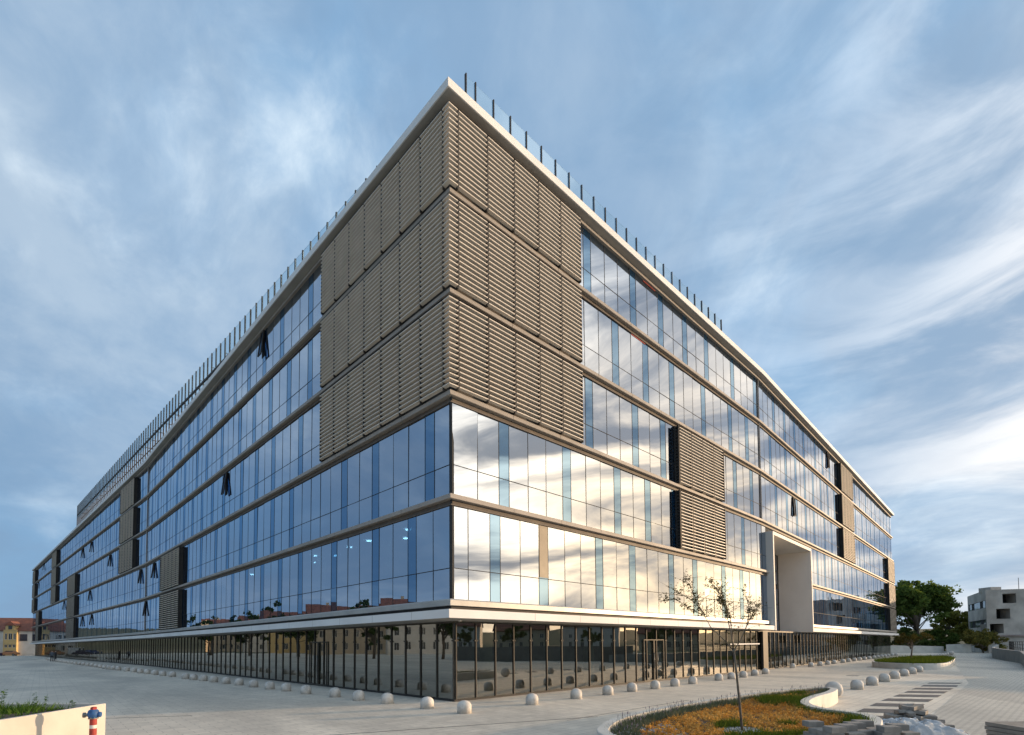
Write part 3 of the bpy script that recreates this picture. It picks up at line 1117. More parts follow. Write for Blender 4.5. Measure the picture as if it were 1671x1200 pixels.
for i, (ar, seg, s) in enumerate(gfm):
    if i < 140:
        placed('ground_floor_mullion', gmm, pt(seg, s, GFD), (0, 0, rotz(seg)))
    else:
        strip(restm, seg, s - .022, s + .022, GFD - .035, GFD + .05, 0, GFT)
bpart('ground_floor_mullion', restm, [M_GFM], kind='stuff')
mb = MB()
sweep(mb, [(GFD - .07, .0), (GFD - .07, .07), (GFD + .1, .07), (GFD + .1, 0)], FULL)
bpart('base_rail', mb, [M_DARK])
mb = MB()
sweep(mb, [(GFD - .06, 3.09), (GFD - .06, 3.205), (GFD + .1, 3.205), (GFD + .1, 3.09)], FULL)
bpart('head_rail', mb, [M_GFM])
# doors: two leaves with steel pulls on the left, one pair on the right
for seg, s, n in (('L1', 10.9, 2), ('R1', 13.4, 2)):
    for j in range(n):
        mb = MB()
        s0 = s + j * 1.1
        strip(mb, seg, s0, s0 + .045, GFD - .08, GFD - .02, .02, 2.45)
        strip(mb, seg, s0 + 1.025, s0 + 1.07, GFD - .08, GFD - .02, .02, 2.45)
        strip(mb, seg, s0 + .045, s0 + 1.025, GFD - .08, GFD - .02, 2.40, 2.45)
        strip(mb, seg, s0 + .045, s0 + 1.025, GFD - .08, GFD - .02, .02, .09)
        dr = bpart('door', mb, [M_GFM])
        mb = MB()
        q = pt(seg, s0 + (.9 if j == 0 else .17), GFD - .2)
        mb.tube([(q[0], q[1], .8), (q[0], q[1], 1.7)], .018, 8)
        bpart('door_handle', mb, [M_STEEL], smooth=True)
# glazed entrance lobby beside the portal
mb = MB()
strip(mb, 'R1', 24.2, 29.4, .55, 1.06, 2.08, 2.16)
bpart('entrance_shelf', mb, [M_WHITE])
mb = MB()
strip(mb, 'R2', .9, 2.0, .9, 1.06, 0, 3.12)
bpart('entrance_post', mb, [M_DARK])

# ---- white portal frame that breaks through the lower two storeys
A2 = np.array(pt('R2', P0, -.06)[:2])
B2 = np.array(pt('R2', P1, -.06)[:2])
ux = unit(B2 - A2)
nx = np.array([-ux[1], ux[0]])
PW = float(np.hypot(*(B2 - A2)))


def pp(s, d, z):
    q = A2 + ux * s + nx * d
    return (float(q[0]), float(q[1]), z)


def pbox(mb, s0, s1, d0, d1, z0, z1, mi=0):
    mb.box8([pp(s0, d0, z0), pp(s1, d0, z0), pp(s1, d1, z0), pp(s0, d1, z0), pp(s0, d0, z1), pp(s1, d0, z1), pp(s1, d1, z1), pp(s0, d1, z1)], mi)


mb = MB()
PZ0, PZ1, PT = 3.18, 11.12, .22
pbox(mb, 0, PT, 0, 3.3, PZ0, PZ1)
pbox(mb, PW - PT, PW, 0, 3.3, PZ0, PZ1)
pbox(mb, PT, PW - PT, 0, 3.3, PZ1 - .28, PZ1 - .002)
bpart('portal_frame', mb, [M_PLASTER])
for i in range(9):
    for z0, z1 in ((3.2, 4.3), (4.36, 5.9), (5.96, 7.5), (7.9, 9.2), (9.26, 10.8)):
        w = (PW - 2 * PT) / 9
        me = pane_mesh(w - .06, z1 - z0, M_GLASS, 'portal_pane')
        placed('portal_pane', me, pp(PT + (i + .5) * w, 2.95, z0), (0, 0, math.atan2(ux[1], ux[0])))
mb = MB()
for i in range(10):
    s = PT + i * (PW - 2 * PT) / 9
    pbox(mb, s - .03, s + .03, 2.9, 3.0, 3.2, 10.8)
for z in (4.33, 5.93, 7.7, 9.23):
    pbox(mb, PT, PW - PT, 2.91, 2.99, z - .03 if z != 7.7 else 7.5, z + .03 if z != 7.7 else 7.9)
bpart('portal_mullion', mb, [M_GFM])
mb = MB()
pbox(mb, PT, PW - PT, 1.6, 3.2, 3.10, 3.19)
bpart('portal_floor', mb, [M_SOFFIT])
# thin red strips at the head of two upper panes
mb = MB()
for s0, s1, k in ((13.7, 15.0, 5), (12.4, 13.8, 4)):
    strip(mb, 'R1', s0, s1, GD - .022, GD - .010, GZ[k][1] - .08, GZ[k][1] - .02)
bpart('red_strip', mb, [M_RED])
# opaque bronze panel in the first-floor glazing near the corner
mb = MB()
strip(mb, 'R1', 4.81, 5.35, GD - .018, GD + .05, 5.20, 7.53)
bpart('bronze_panel', mb, [mat('bronze_panel', (.26, .215, .15), (.20, .165, .115), 1.2, .5, 0)])
# small camera on the corner soffit
mb = MB()
q = pt('R1', .35, .45)
mb.lathe([(.06, 0), (.06, .05), (.03, .07)], 12, 0, (q[0], q[1], 3.12))
bpart('corner_camera', mb, [M_WPAINT], smooth=True)

# ------------------------------------------------------------------ bollards
bm_prof = [(.235, 0), (.235, .22), (.228, .27), (.205, .325), (.165, .37), (.11, .402), (.05, .415), (.012, .417)]
boll_me = MB().lathe(bm_prof, 28).mesh('bollard', [M_BOLL], True)
BR = [(-1.58, 16.62), (0.72, 18.81), (2.6, 20.73), (4.17, 22.19), (5.56, 23.61), (7.01, 24.91), (8.44, 26.35), (9.86, 27.73), (12.28, 30.16), (13.51, 31.25), (14.86, 32.6), (16.39, 34.27), (17.91, 35.84), (24.3, 43.9), (27.06, 45.86), (28.97, 47.65), (30.96, 49.69), (32.68, 51.4), (35.18, 53.87), (37.2, 56.0), (39.2, 58.0), (41.29, 60.19), (43.22, 62.09), (45.22, 64.12), (47.4, 66.29), (49.62, 68.64), (51.8, 70.95), (53.71, 72.9), (55.6, 74.8), (58.0, 77.2), (60.4, 79.6)]
BL = [(-3.01, 17.89), (-4.81, 19.48), (-6.29, 20.75), (-7.73, 22.1), (-9.61, 23.6), (-11.22, 25.15), (-12.58, 26.29), (-14.16, 27.74), (-15.71, 29.12), (-17.11, 30.29), (-18.68, 31.71), (-20.1, 32.97), (-21.44, 34.07), (-22.64, 35.1), (-25.3, 37.7), (-26.92, 39.0), (-28.58, 40.52), (-30.14, 41.8), (-31.71, 43.15), (-33.48, 44.8), (-35.65, 46.82), (-37.99, 48.8), (-39.55, 50.2), (-40.81, 51.24), (-42.36, 52.63), (-44.39, 54.57), (-46.58, 56.67), (-48.62, 58.56), (-50.82, 60.57), (-53.13, 62.73), (-55.04, 64.36)]
for i in range(12):
    BL.append((-57.3 - i * 2.2, 66.4 + i * 2.05))
BM = [(16.18, 23.83), (18.46, 26.04), (20.69, 28.2), (23.05, 30.56), (25.35, 32.8), (27.52, 34.9), (29.5, 36.8)]
BF = [(53.05, 64.84), (55.6, 67.04), (57.9, 69.3), (59.6, 71.0), (61.59, 72.9), (63.63, 74.85), (65.8, 77.0), (67.9, 79.0)]


def bollard(x, y, label, group, sc=1.0):
    o = link('bollard', boll_me, None, (x, y, -.01), (0, 0, rng.uniform(0, 6.28)), label=label, category='bollard', group=group)
    o.scale = (sc, sc, sc)


bollard(*BR[0], 'pale domed concrete bollard standing right before the glass corner', 'bollards along the right glazing')
for i, p in enumerate(BR[1:], 1):
    bollard(*p, 'pale domed concrete bollard, %s after the corner one along the right glazing' % ordinal(i), 'bollards along the right glazing')
for i, p in enumerate(BL, 1):
    bollard(*p, 'pale domed concrete bollard, %s from the corner along the left glazing' % ordinal(i), 'bollards along the left glazing')
for i, p in enumerate(BM, 1):
    bollard(*p, 'pale domed bollard in the open plaza, %s from the flower bed towards the far planter' % ordinal(i), 'bollards beside the crossing', 1.12)
for i, p in enumerate(BF, 1):
    bollard(*p, 'small distant domed bollard behind the far planter, %s from the planter' % ordinal(i), 'bollards behind the far planter', 1.05)
mb = MB()
mb.lathe([(.10, 0), (.22, .05), (.31, .14), (.345, .27), (.335, .38), (.29, .49), (.21, .57), (.11, .615), (.02, .625)], 28)
link('stone_ball', mb.mesh('stone_ball', [M_BOLL], True), None, (13.1, 20.7, -.02), label='large pale stone ball at the tip of the flower bed wall', category='bollard')
link('stone_ball', bpy.data.meshes['stone_ball'], None, (70.4, 81.1, -.02), label='grey stone ball at the far end of the distant bollard row', category='bollard')
bpy.data.objects[-1 if False else 'stone_ball'].scale = (.95, .95, 1.02)

# ------------------------------------------------------------------ planted beds


def smooth_closed(pts, sub=6):
    out = []
    n = len(pts)
    P = [Vector((*p, 0)) for p in pts]
    for i in range(n):
        p0, p1, p2, p3 = P[i - 1], P[i], P[(i + 1) % n], P[(i + 2) % n]
        for k in range(sub):
            t = k / sub
            q = .5 * ((2 * p1) + (p2 - p0) * t + (2 * p0 - 5 * p1 + 4 * p2 - p3) * t * t + (3 * p1 - p0 - 3 * p2 + p3) * t ** 3)
            out.append((q.x, q.y))
    return out


def inset_poly(pts, d):
    n = len(pts)
    area = sum(pts[i][0] * pts[(i + 1) % n][1] - pts[(i + 1) % n][0] * pts[i][1] for i in range(n))
    sg = 1 if area > 0 else -1
    out = []
    for i in range(n):
        a, b = np.array(pts[i - 1]), np.array(pts[(i + 1) % n])
        t = unit(b - a)
        out.append((pts[i][0] - t[1] * d * sg, pts[i][1] + t[0] * d * sg))
    return out


def planter(name, pts, h, w, soil_h, label, wallm, cat='planter'):
    root = empty(name, (*np.mean(pts, axis=0), 0), label=label, category=cat)
    inv = Matrix.Translation((-root.location.x, -root.location.y, 0))
    inn = inset_poly(pts, w)
    n = len(pts)
    mb = MB()
    bev = inset_poly(pts, .015)
    rings = [[(x, y, -.02) for x, y in pts], [(x, y, h - .02) for x, y in pts], [(x, y, h) for x, y in bev], [(x, y, h) for x, y in inn], [(x, y, soil_h - .1) for x, y in inn]]
    vs_ = [p for r in rings for p in r]
    fs = [(i * n + k, i * n + (k + 1) % n, (i + 1) * n + (k + 1) % n, (i + 1) * n + k) for i in range(4) for k in range(n)]
    mb.add(vs_, fs)
    o = link('kerb_wall', mb.mesh('kerb_wall', [wallm]), root)
    o.matrix_parent_inverse = inv
    mb = MB()
    mb.add([(x, y, soil_h) for x, y in inset_poly(pts, w - .02)], [tuple(range(n))])
    o = link('soil', mb.mesh('soil', [M_SOIL]), root)
    o.matrix_parent_inverse = inv
    return root, inv, inn


def inside(poly, x, y):
    c = False
    n = len(poly)
    j = n - 1
    for i in range(n):
        xi, yi = poly[i]
        xj, yj = poly[j]
        if (yi > y) != (yj > y) and x < (xj - xi) * (y - yi) / (yj - yi) + xi:
            c = not c
        j = i
    return c


def edge_dist(poly, x, y):
    return min(math.hypot(x - a, y - b) for a, b in poly)


def blades(centres, count, h, spread, width, lean):
    """tufts of narrow triangles; centres are (x, y, z, size)"""
    c = np.asarray(centres)
    n = len(c) * count
    base = np.repeat(c, count, axis=0)
    a = npr.rand(n) * 2 * np.pi
    r = np.sqrt(npr.rand(n)) * spread
    bx = base[:, 0] + np.cos(a) * r * base[:, 3]
    by = base[:, 1] + np.sin(a) * r * base[:, 3]
    hh = h * (.55 + .75 * npr.rand(n)) * base[:, 3]
    la = a + npr.randn(n) * .5
    ln = lean * (.3 + npr.rand(n)) * hh
    tx, ty = bx + np.cos(la) * ln, by + np.sin(la) * ln
    wa = npr.rand(n) * np.pi
    w = width * (.6 + .8 * npr.rand(n))
    V = np.zeros((n, 3, 3))
    V[:, 0] = np.stack([bx - np.cos(wa) * w, by - np.sin(wa) * w, base[:, 2]], 1)
    V[:, 1] = np.stack([bx + np.cos(wa) * w, by + np.sin(wa) * w, base[:, 2]], 1)
    V[:, 2] = np.stack([tx, ty, base[:, 2] + hh], 1)
    return V.reshape(-1, 3)


def leaf_cards(clumps, per, size, flat=.7):
    """leaf-sized quads scattered through clumps (x, y, z, radius)"""
    c = np.asarray(clumps)
    base = np.repeat(c, per, axis=0)
    n = len(base)
    v = npr.randn(n, 3)
    v /= np.linalg.norm(v, axis=1)[:, None]
    r = npr.rand(n) ** .45
    v[:, 2] *= flat
    p = base[:, :3] + v * (r * base[:, 3])[:, None]
    a = npr.randn(n, 3)
    a /= np.linalg.norm(a, axis=1)[:, None]
    b = np.cross(a, npr.randn(n, 3))
    b /= np.linalg.norm(b, axis=1)[:, None]
    s = (size * (.55 + .9 * npr.rand(n)))[:, None]
    V = np.zeros((n, 4, 3))
    V[:, 0] = p - a * s
    V[:, 1] = p + b * s * .55
    V[:, 2] = p + a * s
    V[:, 3] = p - b * s * .55
    return V.reshape(-1, 3)


bed_pts = smooth_closed([(2.1, 9.3), (1.71, 10.2), (1.94, 11.2), (2.45, 12.2), (3.2, 13.15), (4.2, 14.2), (5.6, 15.5), (7.6, 17.2), (9.6, 18.7), (11.3, 19.75), (12.25, 20.0), (12.35, 19.3), (11.3, 17.9), (10.0, 16.6),
                         (8.95, 15.3), (8.5, 14.3), (8.45, 13.5), (8.75, 12.75), (8.6, 11.9), (7.9, 10.9), (7.2, 10.1), (5.5, 9.45), (3.6, 9.15)], 5)
bed, binv, bin_ = planter('flower_bed', bed_pts, .46, .24, .34, 'free-form flower bed with curved pale kerb and rust-coloured ground cover', M_PLWALL, 'flower bed')
lav, orange, green = [], [], []
r2 = random.Random(5)
patch = [(r2.uniform(2, 11), r2.uniform(9.5, 19), r2.uniform(.35, .9), r2.random()) for _ in range(60)]
for _ in range(26000):
    x, y = r2.uniform(1.7, 12.4), r2.uniform(9.1, 20)
    if not inside(bin_, x, y):
        continue
    e = edge_dist(bin_, x, y)
    sc = r2.uniform(.6, 1.25)
    # lavender hems the left and far rim
    rim = (y - 9) * .98 + 1.7 - x + (-.9 if y < 12 else 0)
    if (x < 3.3 + (y - 10.5) * .72 and e < .62) or (e < .35 and y > 17):
        if r2.random() < .42:
            lav.append((x, y, .33, sc))
        continue
    near = min(patch, key=lambda p: math.hypot(p[0] - x, p[1] - y) / p[2])
    isg = near[3] < .42 or (e < .28 and r2.random() < .6)
    if math.hypot(x - 4.9, y - 10.87) < .42:
        continue
    if r2.random() < .62:
        (green if isg else orange).append((x, y, .33, sc))
for nm, cs_, cnt, h, sp, wd, ln, m in (('green_cover', green, 12, .17, .10, .010, .6, L_GREEN), ('lavender', lav, 14, .15, .11, .007, .6, L_LAV)):
    o = link(nm, np_mesh(nm, blades(cs_, cnt, h, sp, wd, ln), 3, m), bed, kind='stuff')
    o.matrix_parent_inverse = binv
cl = [(x, y, z + .03, .10 * s) for x, y, z, s in orange[::2]]
o = link('ground_cover', np_mesh('ground_cover', np.concatenate([leaf_cards(cl, 16, .026, .75), blades(orange[::3], 7, .15, .11, .007, .9)[:0].reshape(-1, 3)]), 4, L_ORANGE), bed, kind='stuff')
o.matrix_parent_inverse = binv
cl = [(x, y, z + .05, .09 * s) for x, y, z, s in green[::3]]
o = link('low_shrub', np_mesh('low_shrub', leaf_cards(cl, 14, .026, .8), 4, L_GREEN), bed, kind='stuff')
o.matrix_parent_inverse = binv
o = link('dry_stem', np_mesh('dry_stem', blades(orange[::5], 5, .17, .10, .005, .7), 3, L_DRY), bed, kind='stuff')
o.matrix_parent_inverse = binv
# lavender flower spikes
spk = MB()
for x, y, z, s in lav[::4]:
    h = .16 + .13 * r2.random()
    dx, dy = r2.gauss(0, .05), r2.gauss(0, .05)
    spk.tube([(x, y, z + .03), (x + dx, y + dy, z + h)], .003, 3, 0, False)
    spk.tube([(x + dx, y + dy, z + h - .02), (x + dx * 1.1, y + dy * 1.1, z + h + .035)], [.008, .004], 4, 1)
o = link('lavender_spike', spk.mesh('lavender_spike', [L_LAV, mat('lavender_flower', (.13, .11, .16), (.20, .17, .22), 9, .9)]), bed, kind='stuff')
o.matrix_parent_inverse = binv
peb = MB()
for _ in range(420):
    a, r_ = r2.uniform(0, 6.28), math.sqrt(r2.random()) * .5
    x, y = 4.9 + math.cos(a) * r_, 10.87 + math.sin(a) * r_
    s = r2.uniform(.012, .03)
    peb.box8([(x + sx * s * r2.uniform(.7, 1.2), y + sy * s * r2.uniform(.7, 1.2), .335 + (zz * s * 1.1)) for zz in (0, 1) for sx, sy in ((-1, -1), (1, -1), (1, 1), (-1, 1))])
for _ in range(260):
    x, y = r2.uniform(2.0, 3.6), r2.uniform(9.6, 11.8)
    if inside(bin_, x, y):
        s = r2.uniform(.015, .04)
        peb.box8([(x + sx * s * r2.uniform(.7, 1.2), y + sy * s * r2.uniform(.7, 1.2), .335 + (zz * s * 1.1)) for zz in (0, 1) for sx, sy in ((-1, -1), (1, -1), (1, 1), (-1, 1))])
o = link('pebbles', peb.mesh('pebbles', [mat('grey_pebble', (.30, .31, .33), (.45, .45, .46), 3, .8, island=.7)]), bed, kind='stuff')
o.matrix_parent_inverse = binv


# ------------------------------------------------------------------ trees
def tree(name, x, y, height, crown_r, crown_z0, label, leafm, seed, clumps=90, per=60, size=.3, group=None, z=0.0, lean=0.0, cat='tree'):
    rr = random.Random(seed)
    root = empty(name, (x, y, z), label=label, category=cat, group=group)
    mb = MB()
    th = crown_z0 + (height - crown_z0) * .45
    r0 = max(.05, height * .022)
    tops = [(lean * t * t, .15 * math.sin(t * 3 + seed), th * t) for t in (0, .25, .5, .75, 1)]
    mb.tube(tops, [r0 * 1.25, r0, r0 * .85, r0 * .7, r0 * .45], 9)
    zc, rz = (crown_z0 + height) / 2, (height - crown_z0) / 2
    cl = []
    lobes = []
    for i in range(9):
        a = rr.uniform(0, 6.28)
        el = rr.uniform(-.5, 1.0)
        lobes.append((math.cos(a) * math.cos(el) * crown_r * .62, math.sin(a) * math.cos(el) * crown_r * .62, math.sin(el) * rz * .62, rr.uniform(.32, .52)))
    for i in range(clumps):
        L = rr.choice(lobes)
        a, u = rr.uniform(0, 6.28), rr.uniform(-1, 1)
        q = math.sqrt(1 - u * u)
        rad = rr.uniform(.55, 1.0)
        px_, py_, pz_ = L[0] + math.cos(a) * q * crown_r * L[3] * rad, L[1] + math.sin(a) * q * crown_r * L[3] * rad, L[2] + u * rz * L[3] * rad
        if pz_ < -rz:
            pz_ = -rz + rr.random() * .2
        cl.append((px_ + lean, py_, zc + pz_, crown_r * rr.uniform(.10, .21)))
    for c in cl[::max(1, clumps // 22)]:
        st = rr.uniform(.45, .95)
        p0 = Vector((lean * st * st, .1, th * st))
        p2 = Vector(c[:3])
        mid = p0.lerp(p2, .5) + Vector((0, 0, -.06 * (p2 - p0).length))
        mb.tube([p0, mid, p2], [r0 * .38, r0 * .24, r0 * .06], 5, 0, False)
    link('trunk', mb.mesh('trunk', [M_BARK], True), root)
    link('crown', np_mesh('crown', leaf_cards(cl, per, size), 4, leafm), root)
    return root


tree('broadleaf_tree', 81.0, 101.0, 15.6, 7.8, 1.0, 'large dark green broadleaf tree right of the office block', L_TREE, 3, 240, 85, .28)
tree('broadleaf_tree', 99.8, 114.0, 10.4, 4.6, .3, 'low rounded yellow-green tree left of the concrete ruin', L_TREE2, 8, 80, 80, .3, 'trees behind the far wall')
tree('broadleaf_tree', 106.5, 118.0, 10.0, 4.5, .3, 'olive tree half hidden behind the concrete ruin', L_TREE2, 9, 70, 80, .3, 'trees behind the far wall')
tree('broadleaf_tree', 73.0, 112.0, 10.0, 5.5, .8, 'dark tree crown low behind the end of the office block', L_DARK, 10, 80, 80, .3, 'trees behind the far wall')
tree('leafy_bush', 86.4, 92.8, 4.7, 3.6, -.6, 'broad olive-brown bush below the concrete ruin', L_OLIVE, 12, 110, 90, .15, None, 0, 0, 'bush')
tree('leafy_bush', 78.0, 100.0, 5.2, 3.6, -.6, 'dark green bush under the large tree', L_DARK, 14, 100, 80, .18, None, 0, 0, 'bush')
tree('leafy_bush', 85.5, 102.0, 5.0, 3.8, -.6, 'mid green bush between the large tree and the olive-brown bush', L_TREE, 15, 100, 80, .18, None, 0, 0, 'bush')

# sapling in the flower bed
sp = empty('young_tree', (4.9, 10.87, .34), label='thin leaning young tree with sparse leaves in the rust-coloured flower bed', category='tree')
spi = Matrix.Translation((-4.9, -10.87, -.34))
mb = MB()
mb.tube([(4.9, 10.87, .33), (4.86, 10.87, .91), (4.82, 10.87, 1.43), (4.765, 10.87, 2.06)], [.030, .026, .024, .022], 9)
BRN = {'b1': [(4.76, 0, 2.06), (4.57, .1, 2.32), (4.35, .2, 2.58), (4.25, .25, 2.83)], 'b1a': [(4.25, .25, 2.83), (4.1, .3, 3.09), (3.88, .4, 3.28), (3.59, .45, 3.46)],
       'b1b': [(4.25, .25, 2.83), (4.01, .1, 3.17), (3.84, 0, 3.48), (3.68, -.1, 3.64)], 'b1c': [(4.25, .25, 2.83), (3.96, .4, 3.01), (3.7, .5, 3.22), (3.38, .55, 3.18)],
       'b2': [(4.76, 0, 2.06), (4.67, -.1, 2.41), (4.55, -.22, 2.75), (4.45, -.3, 3.08), (4.3, -.35, 3.34), (4.07, -.4, 3.58)], 'b2a': [(4.55, -.22, 2.75), (4.53, -.1, 3.08), (4.51, -.02, 3.34), (4.57, .05, 3.5)],
       'b3': [(4.76, 0, 2.06), (4.81, .18, 2.41), (4.83, .3, 2.81), (4.72, .38, 3.08), (4.63, .42, 3.27)], 'b4': [(4.76, 0, 2.06), (4.89, -.06, 2.28), (5.0, -.14, 2.61), (5.03, -.2, 2.94), (4.91, -.24, 3.34)],
       'b4a': [(5.0, -.14, 2.61), (5.11, -.2, 2.87), (5.24, -.24, 3.03)]}
leaf_at = []
for k, p in BRN.items():
    p = [Vector((x, 10.87 + y, z)) for x, y, z in p]
    mb.tube(p, [.015 if len(k) == 2 else .009] + [.010 if len(k) == 2 else .006] * (len(p) - 2) + [.003], 6)
    for i in range(len(p) - 1):
        for t in np.arange(0, 1, .11):
            q = p[i].lerp(p[i + 1], float(t))
            if q.z > 2.72 or r2.random() < .12:
                for _t in range(2 if r2.random() < .45 else 1):      # side twigs with a few leaves
                    e = q + Vector((r2.gauss(0, .15), r2.gauss(0, .15), r2.uniform(-.06, .20)))
                    mb.tube([q, e], [.003, .0015], 4, 0, False)
                    leaf_at += [q.lerp(e, r2.random()) for _ in range(5)]
                if r2.random() < .55:
                    leaf_at.append(q)
mb.tube([(4.725, 10.86, 2.03), (4.80, 10.86, 2.09)], .028, 8)
o = link('trunk', mb.mesh('trunk', [M_BARKP], True), sp)
o.matrix_parent_inverse = spi
V = []
for q in leaf_at:
    for _ in range(2):
        d = Vector((r2.gauss(0, 1), r2.gauss(0, 1), r2.gauss(-.5, .7))).normalized()
        w = d.orthogonal().normalized()
        w = (Matrix.Rotation(r2.uniform(0, 6.28), 3, d) @ w)
        L = r2.uniform(.026, .046)
        p0 = q + Vector((r2.gauss(0, .012), r2.gauss(0, .012), r2.gauss(0, .012)))
        V += [p0, p0 + d * L * .5 + w * L * .26, p0 + d * L, p0 + d * L * .5 - w * L * .26]
o = link('crown', np_mesh('crown', [tuple(v) for v in V], 4, L_SAP), sp)
o.matrix_parent_inverse = spi

# far planter with its own young tree
p2 = smooth_closed([(31.2, 43.6), (31.3, 40.6), (32.6, 39.6), (34.6, 40.4), (38.4, 44.2), (43.0, 49.2), (46.6, 53.4), (47.2, 55.4), (45.4, 56.4), (42.0, 54.6), (36.5, 49.6), (33.0, 46.2)], 5)
fp, fpi, fin = planter('planter', p2, .48, .18, .42, 'low curved pale planter with grass beyond the crossing', M_PLWALL)
g1 = []
for _ in range(5200):
    x, y = r2.uniform(31, 48), r2.uniform(39, 57)
    if inside(fin, x, y):
        g1.append((x, y, .41, r2.uniform(.7, 1.4)))
o = link('grass', np_mesh('grass', blades(g1, 9, .26, .22, .018, .5), 3, L_GREEN), fp, kind='stuff')
o.matrix_parent_inverse = fpi
tree('young_tree', 38.6, 48.9, 2.9, 1.75, 1.35, 'small spreading young tree in the far planter', L_SAP, 21, 46, 60, .055, None, .41)

# left planter in cream render with weeds
lp = [(-9.65, 12.05), (-40.0, 13.6), (-40.0, 3.0), (-9.2, 3.0), (-9.3, 7.0)]
lpo, lpi, lin = planter('planter', lp, .90, .16, .80, 'cream rendered planter with weeds in the lower left corner', M_CREAM)
w1, w2 = [], []
for _ in range(2600):
    x, y = r2.uniform(-22, -9.8), r2.uniform(8.0, 12.2)
    if inside(lin, x, y) and (x < -10.2 - 0.5 * r2.random()):
        w1.append((x, y, .78, r2.uniform(.5, 1.3)))
for _ in range(2600):
    x, y = r2.uniform(-40, -20), r2.uniform(8.0, 13.4)
    if inside(lin, x, y):
        w1.append((x, y, .78, r2.uniform(.8, 2.2)))
o = link('weeds', np_mesh('weeds', blades(w1, 12, .17, .14, .014, .8), 3, L_WEED), lpo, kind='stuff')
o.matrix_parent_inverse = lpi
for i, (x, y, h) in enumerate(((-10.35, 11.2, .36), (-10.75, 11.45, .42), (-11.15, 11.1, .48), (-11.6, 11.5, .50), (-10.0, 11.5, .22), (-11.9, 10.8, .55), (-11.4, 10.6, .45))):
    root = empty('weed', (x, y, .8), label='tall leafy weed in the cream planter, %s in from the hydrant' % ordinal(i + 1), category='plant', group='tall weeds in the cream planter')
    mb = MB()
    pts = [(0, 0, 0), (.02, .01, h * .5), (.05 * r2.uniform(-1, 1), .04, h)]
    mb.tube(pts, [.006, .004, .002], 5)
    link('stem', mb.mesh('stem', [L_WEED]), root)
    V = []
    for j in range(22):
        q = Vector(pts[0]).lerp(Vector(pts[2]), .25 + .75 * r2.random())
        d = Vector((r2.gauss(0, 1), r2.gauss(0, 1), r2.uniform(0, .8))).normalized()
        w = d.cross(Vector((0, 0, 1))).normalized()
        L = r2.uniform(.05, .10)
        V += [q, q + d * L * .5 + w * L * .28, q + d * L + Vector((0, 0, -.02)), q + d * L * .5 - w * L * .28]
    link('leaves', np_mesh('leaves', [tuple(v) for v in V], 4, L_WEED), root)

# hydrant in front of the cream wall
hy = empty('hydrant', (-8.66, 10.5, 0), label='red and white standpipe hydrant with a blue head by the cream planter', category='hydrant')
mb = MB()
for i, (za, zb, mi) in enumerate(((0, .34, 0), (.34, .42, 1), (.42, .56, 0), (.56, .63, 1), (.63, .765, 0))):
    mb.lathe([(.062, za), (.062, zb)], 20, mi)
link('post', mb.mesh('post', [M_RED, M_WPAINT], 'auto'), hy)
mb = MB()
mb.lathe([(.06, .765), (.085, .785), (.098, .83), (.10, .87), (.09, .92), (.065, .945)], 20)
link('head', mb.mesh('head', [M_BLUE], 'auto'), hy)
mb = MB()
mb.lathe([(.055, .945), (.058, .985), (.04, 1.0)], 6)
link('cap', mb.mesh('cap', [M_RED]), hy)
for a, L in ((R(205), .17), (R(15), .13)):
    mb = MB()
    d = Vector((math.cos(a), math.sin(a), 0))
    mb.tube([d * .08 + Vector((0, 0, .84)), d * (L - .04) + Vector((0, 0, .84))], .035, 12)
    mb.tube([d * (L - .04) + Vector((0, 0, .84)), d * L + Vector((0, 0, .84))], .055, 12)
    link('outlet', mb.mesh('outlet', [M_STEEL if L > .15 else M_BLUE], 'auto'), hy)

mb = MB()
for i in range(8):
    a = R(45 * i + 10)
    mb.tube([(math.cos(a) * .078, math.sin(a) * .078, .752), (math.cos(a) * .078, math.sin(a) * .078, .80)], .009, 6)
mb.lathe([(.088, .757), (.088, .772)], 20)
link('flange', mb.mesh('flange', [M_STEEL]), hy)
mb = MB()
mb.lathe([(.12, -.01), (.12, .012), (.07, .03)], 20)
link('base', mb.mesh('base', [M_STEEL]), hy)

# ------------------------------------------------------------------ paving-block piles and leftovers of the works
def block_mesh(l, w, h):
    mb = MB()
    c = .008
    for sx in (0,):
        x, y = l / 2, w / 2
        lo = [(-x, -y, 0), (x, -y, 0), (x, y, 0), (-x, y, 0)]
        mid = [(-x, -y, h - c), (x, -y, h - c), (x, y, h - c), (-x, y, h - c)]
        top = [(-x + c, -y + c, h), (x - c, -y + c, h), (x - c, y - c, h), (-x + c, y - c, h)]
        vs_ = lo + mid + top
        fs = [(3, 2, 1, 0)] + [(i, (i + 1) % 4, 4 + (i + 1) % 4, 4 + i) for i in range(4)] + [(4 + i, 4 + (i + 1) % 4, 8 + (i + 1) % 4, 8 + i) for i in range(4)] + [(8, 9, 10, 11)]
        mb.add(vs_, fs)
    return mb.mesh('paving_block', [M_BLOCK])


bA, bB = block_mesh(.30, .16, .09), block_mesh(.28, .20, .10)
r3 = random.Random(4)
for layer, n in ((0, 17), (1, 14), (2, 11), (3, 8), (4, 5)):
    for i in range(n):
        a = 6.28 * i / n + layer * .6
        rad = (.78 - .15 * layer) * math.sqrt(r3.uniform(.15, 1))
        x, y = 10.35 + math.cos(a) * rad * 1.05, 13.25 + math.sin(a) * rad * .75
        o = link('paving_block', bA, None, (x, y, -.004 + layer * .115 + r3.uniform(0, .02)), (r3.gauss(0, .10 if layer else .02), r3.gauss(0, .12 if layer else .02), r3.choice((0, 0, .3, 1.2, 2.8)) + r3.gauss(0, .3)),
                 label='grey concrete paving block tumbled in the heap beside the crossing', category='paving block', group='paving blocks heaped beside the crossing')
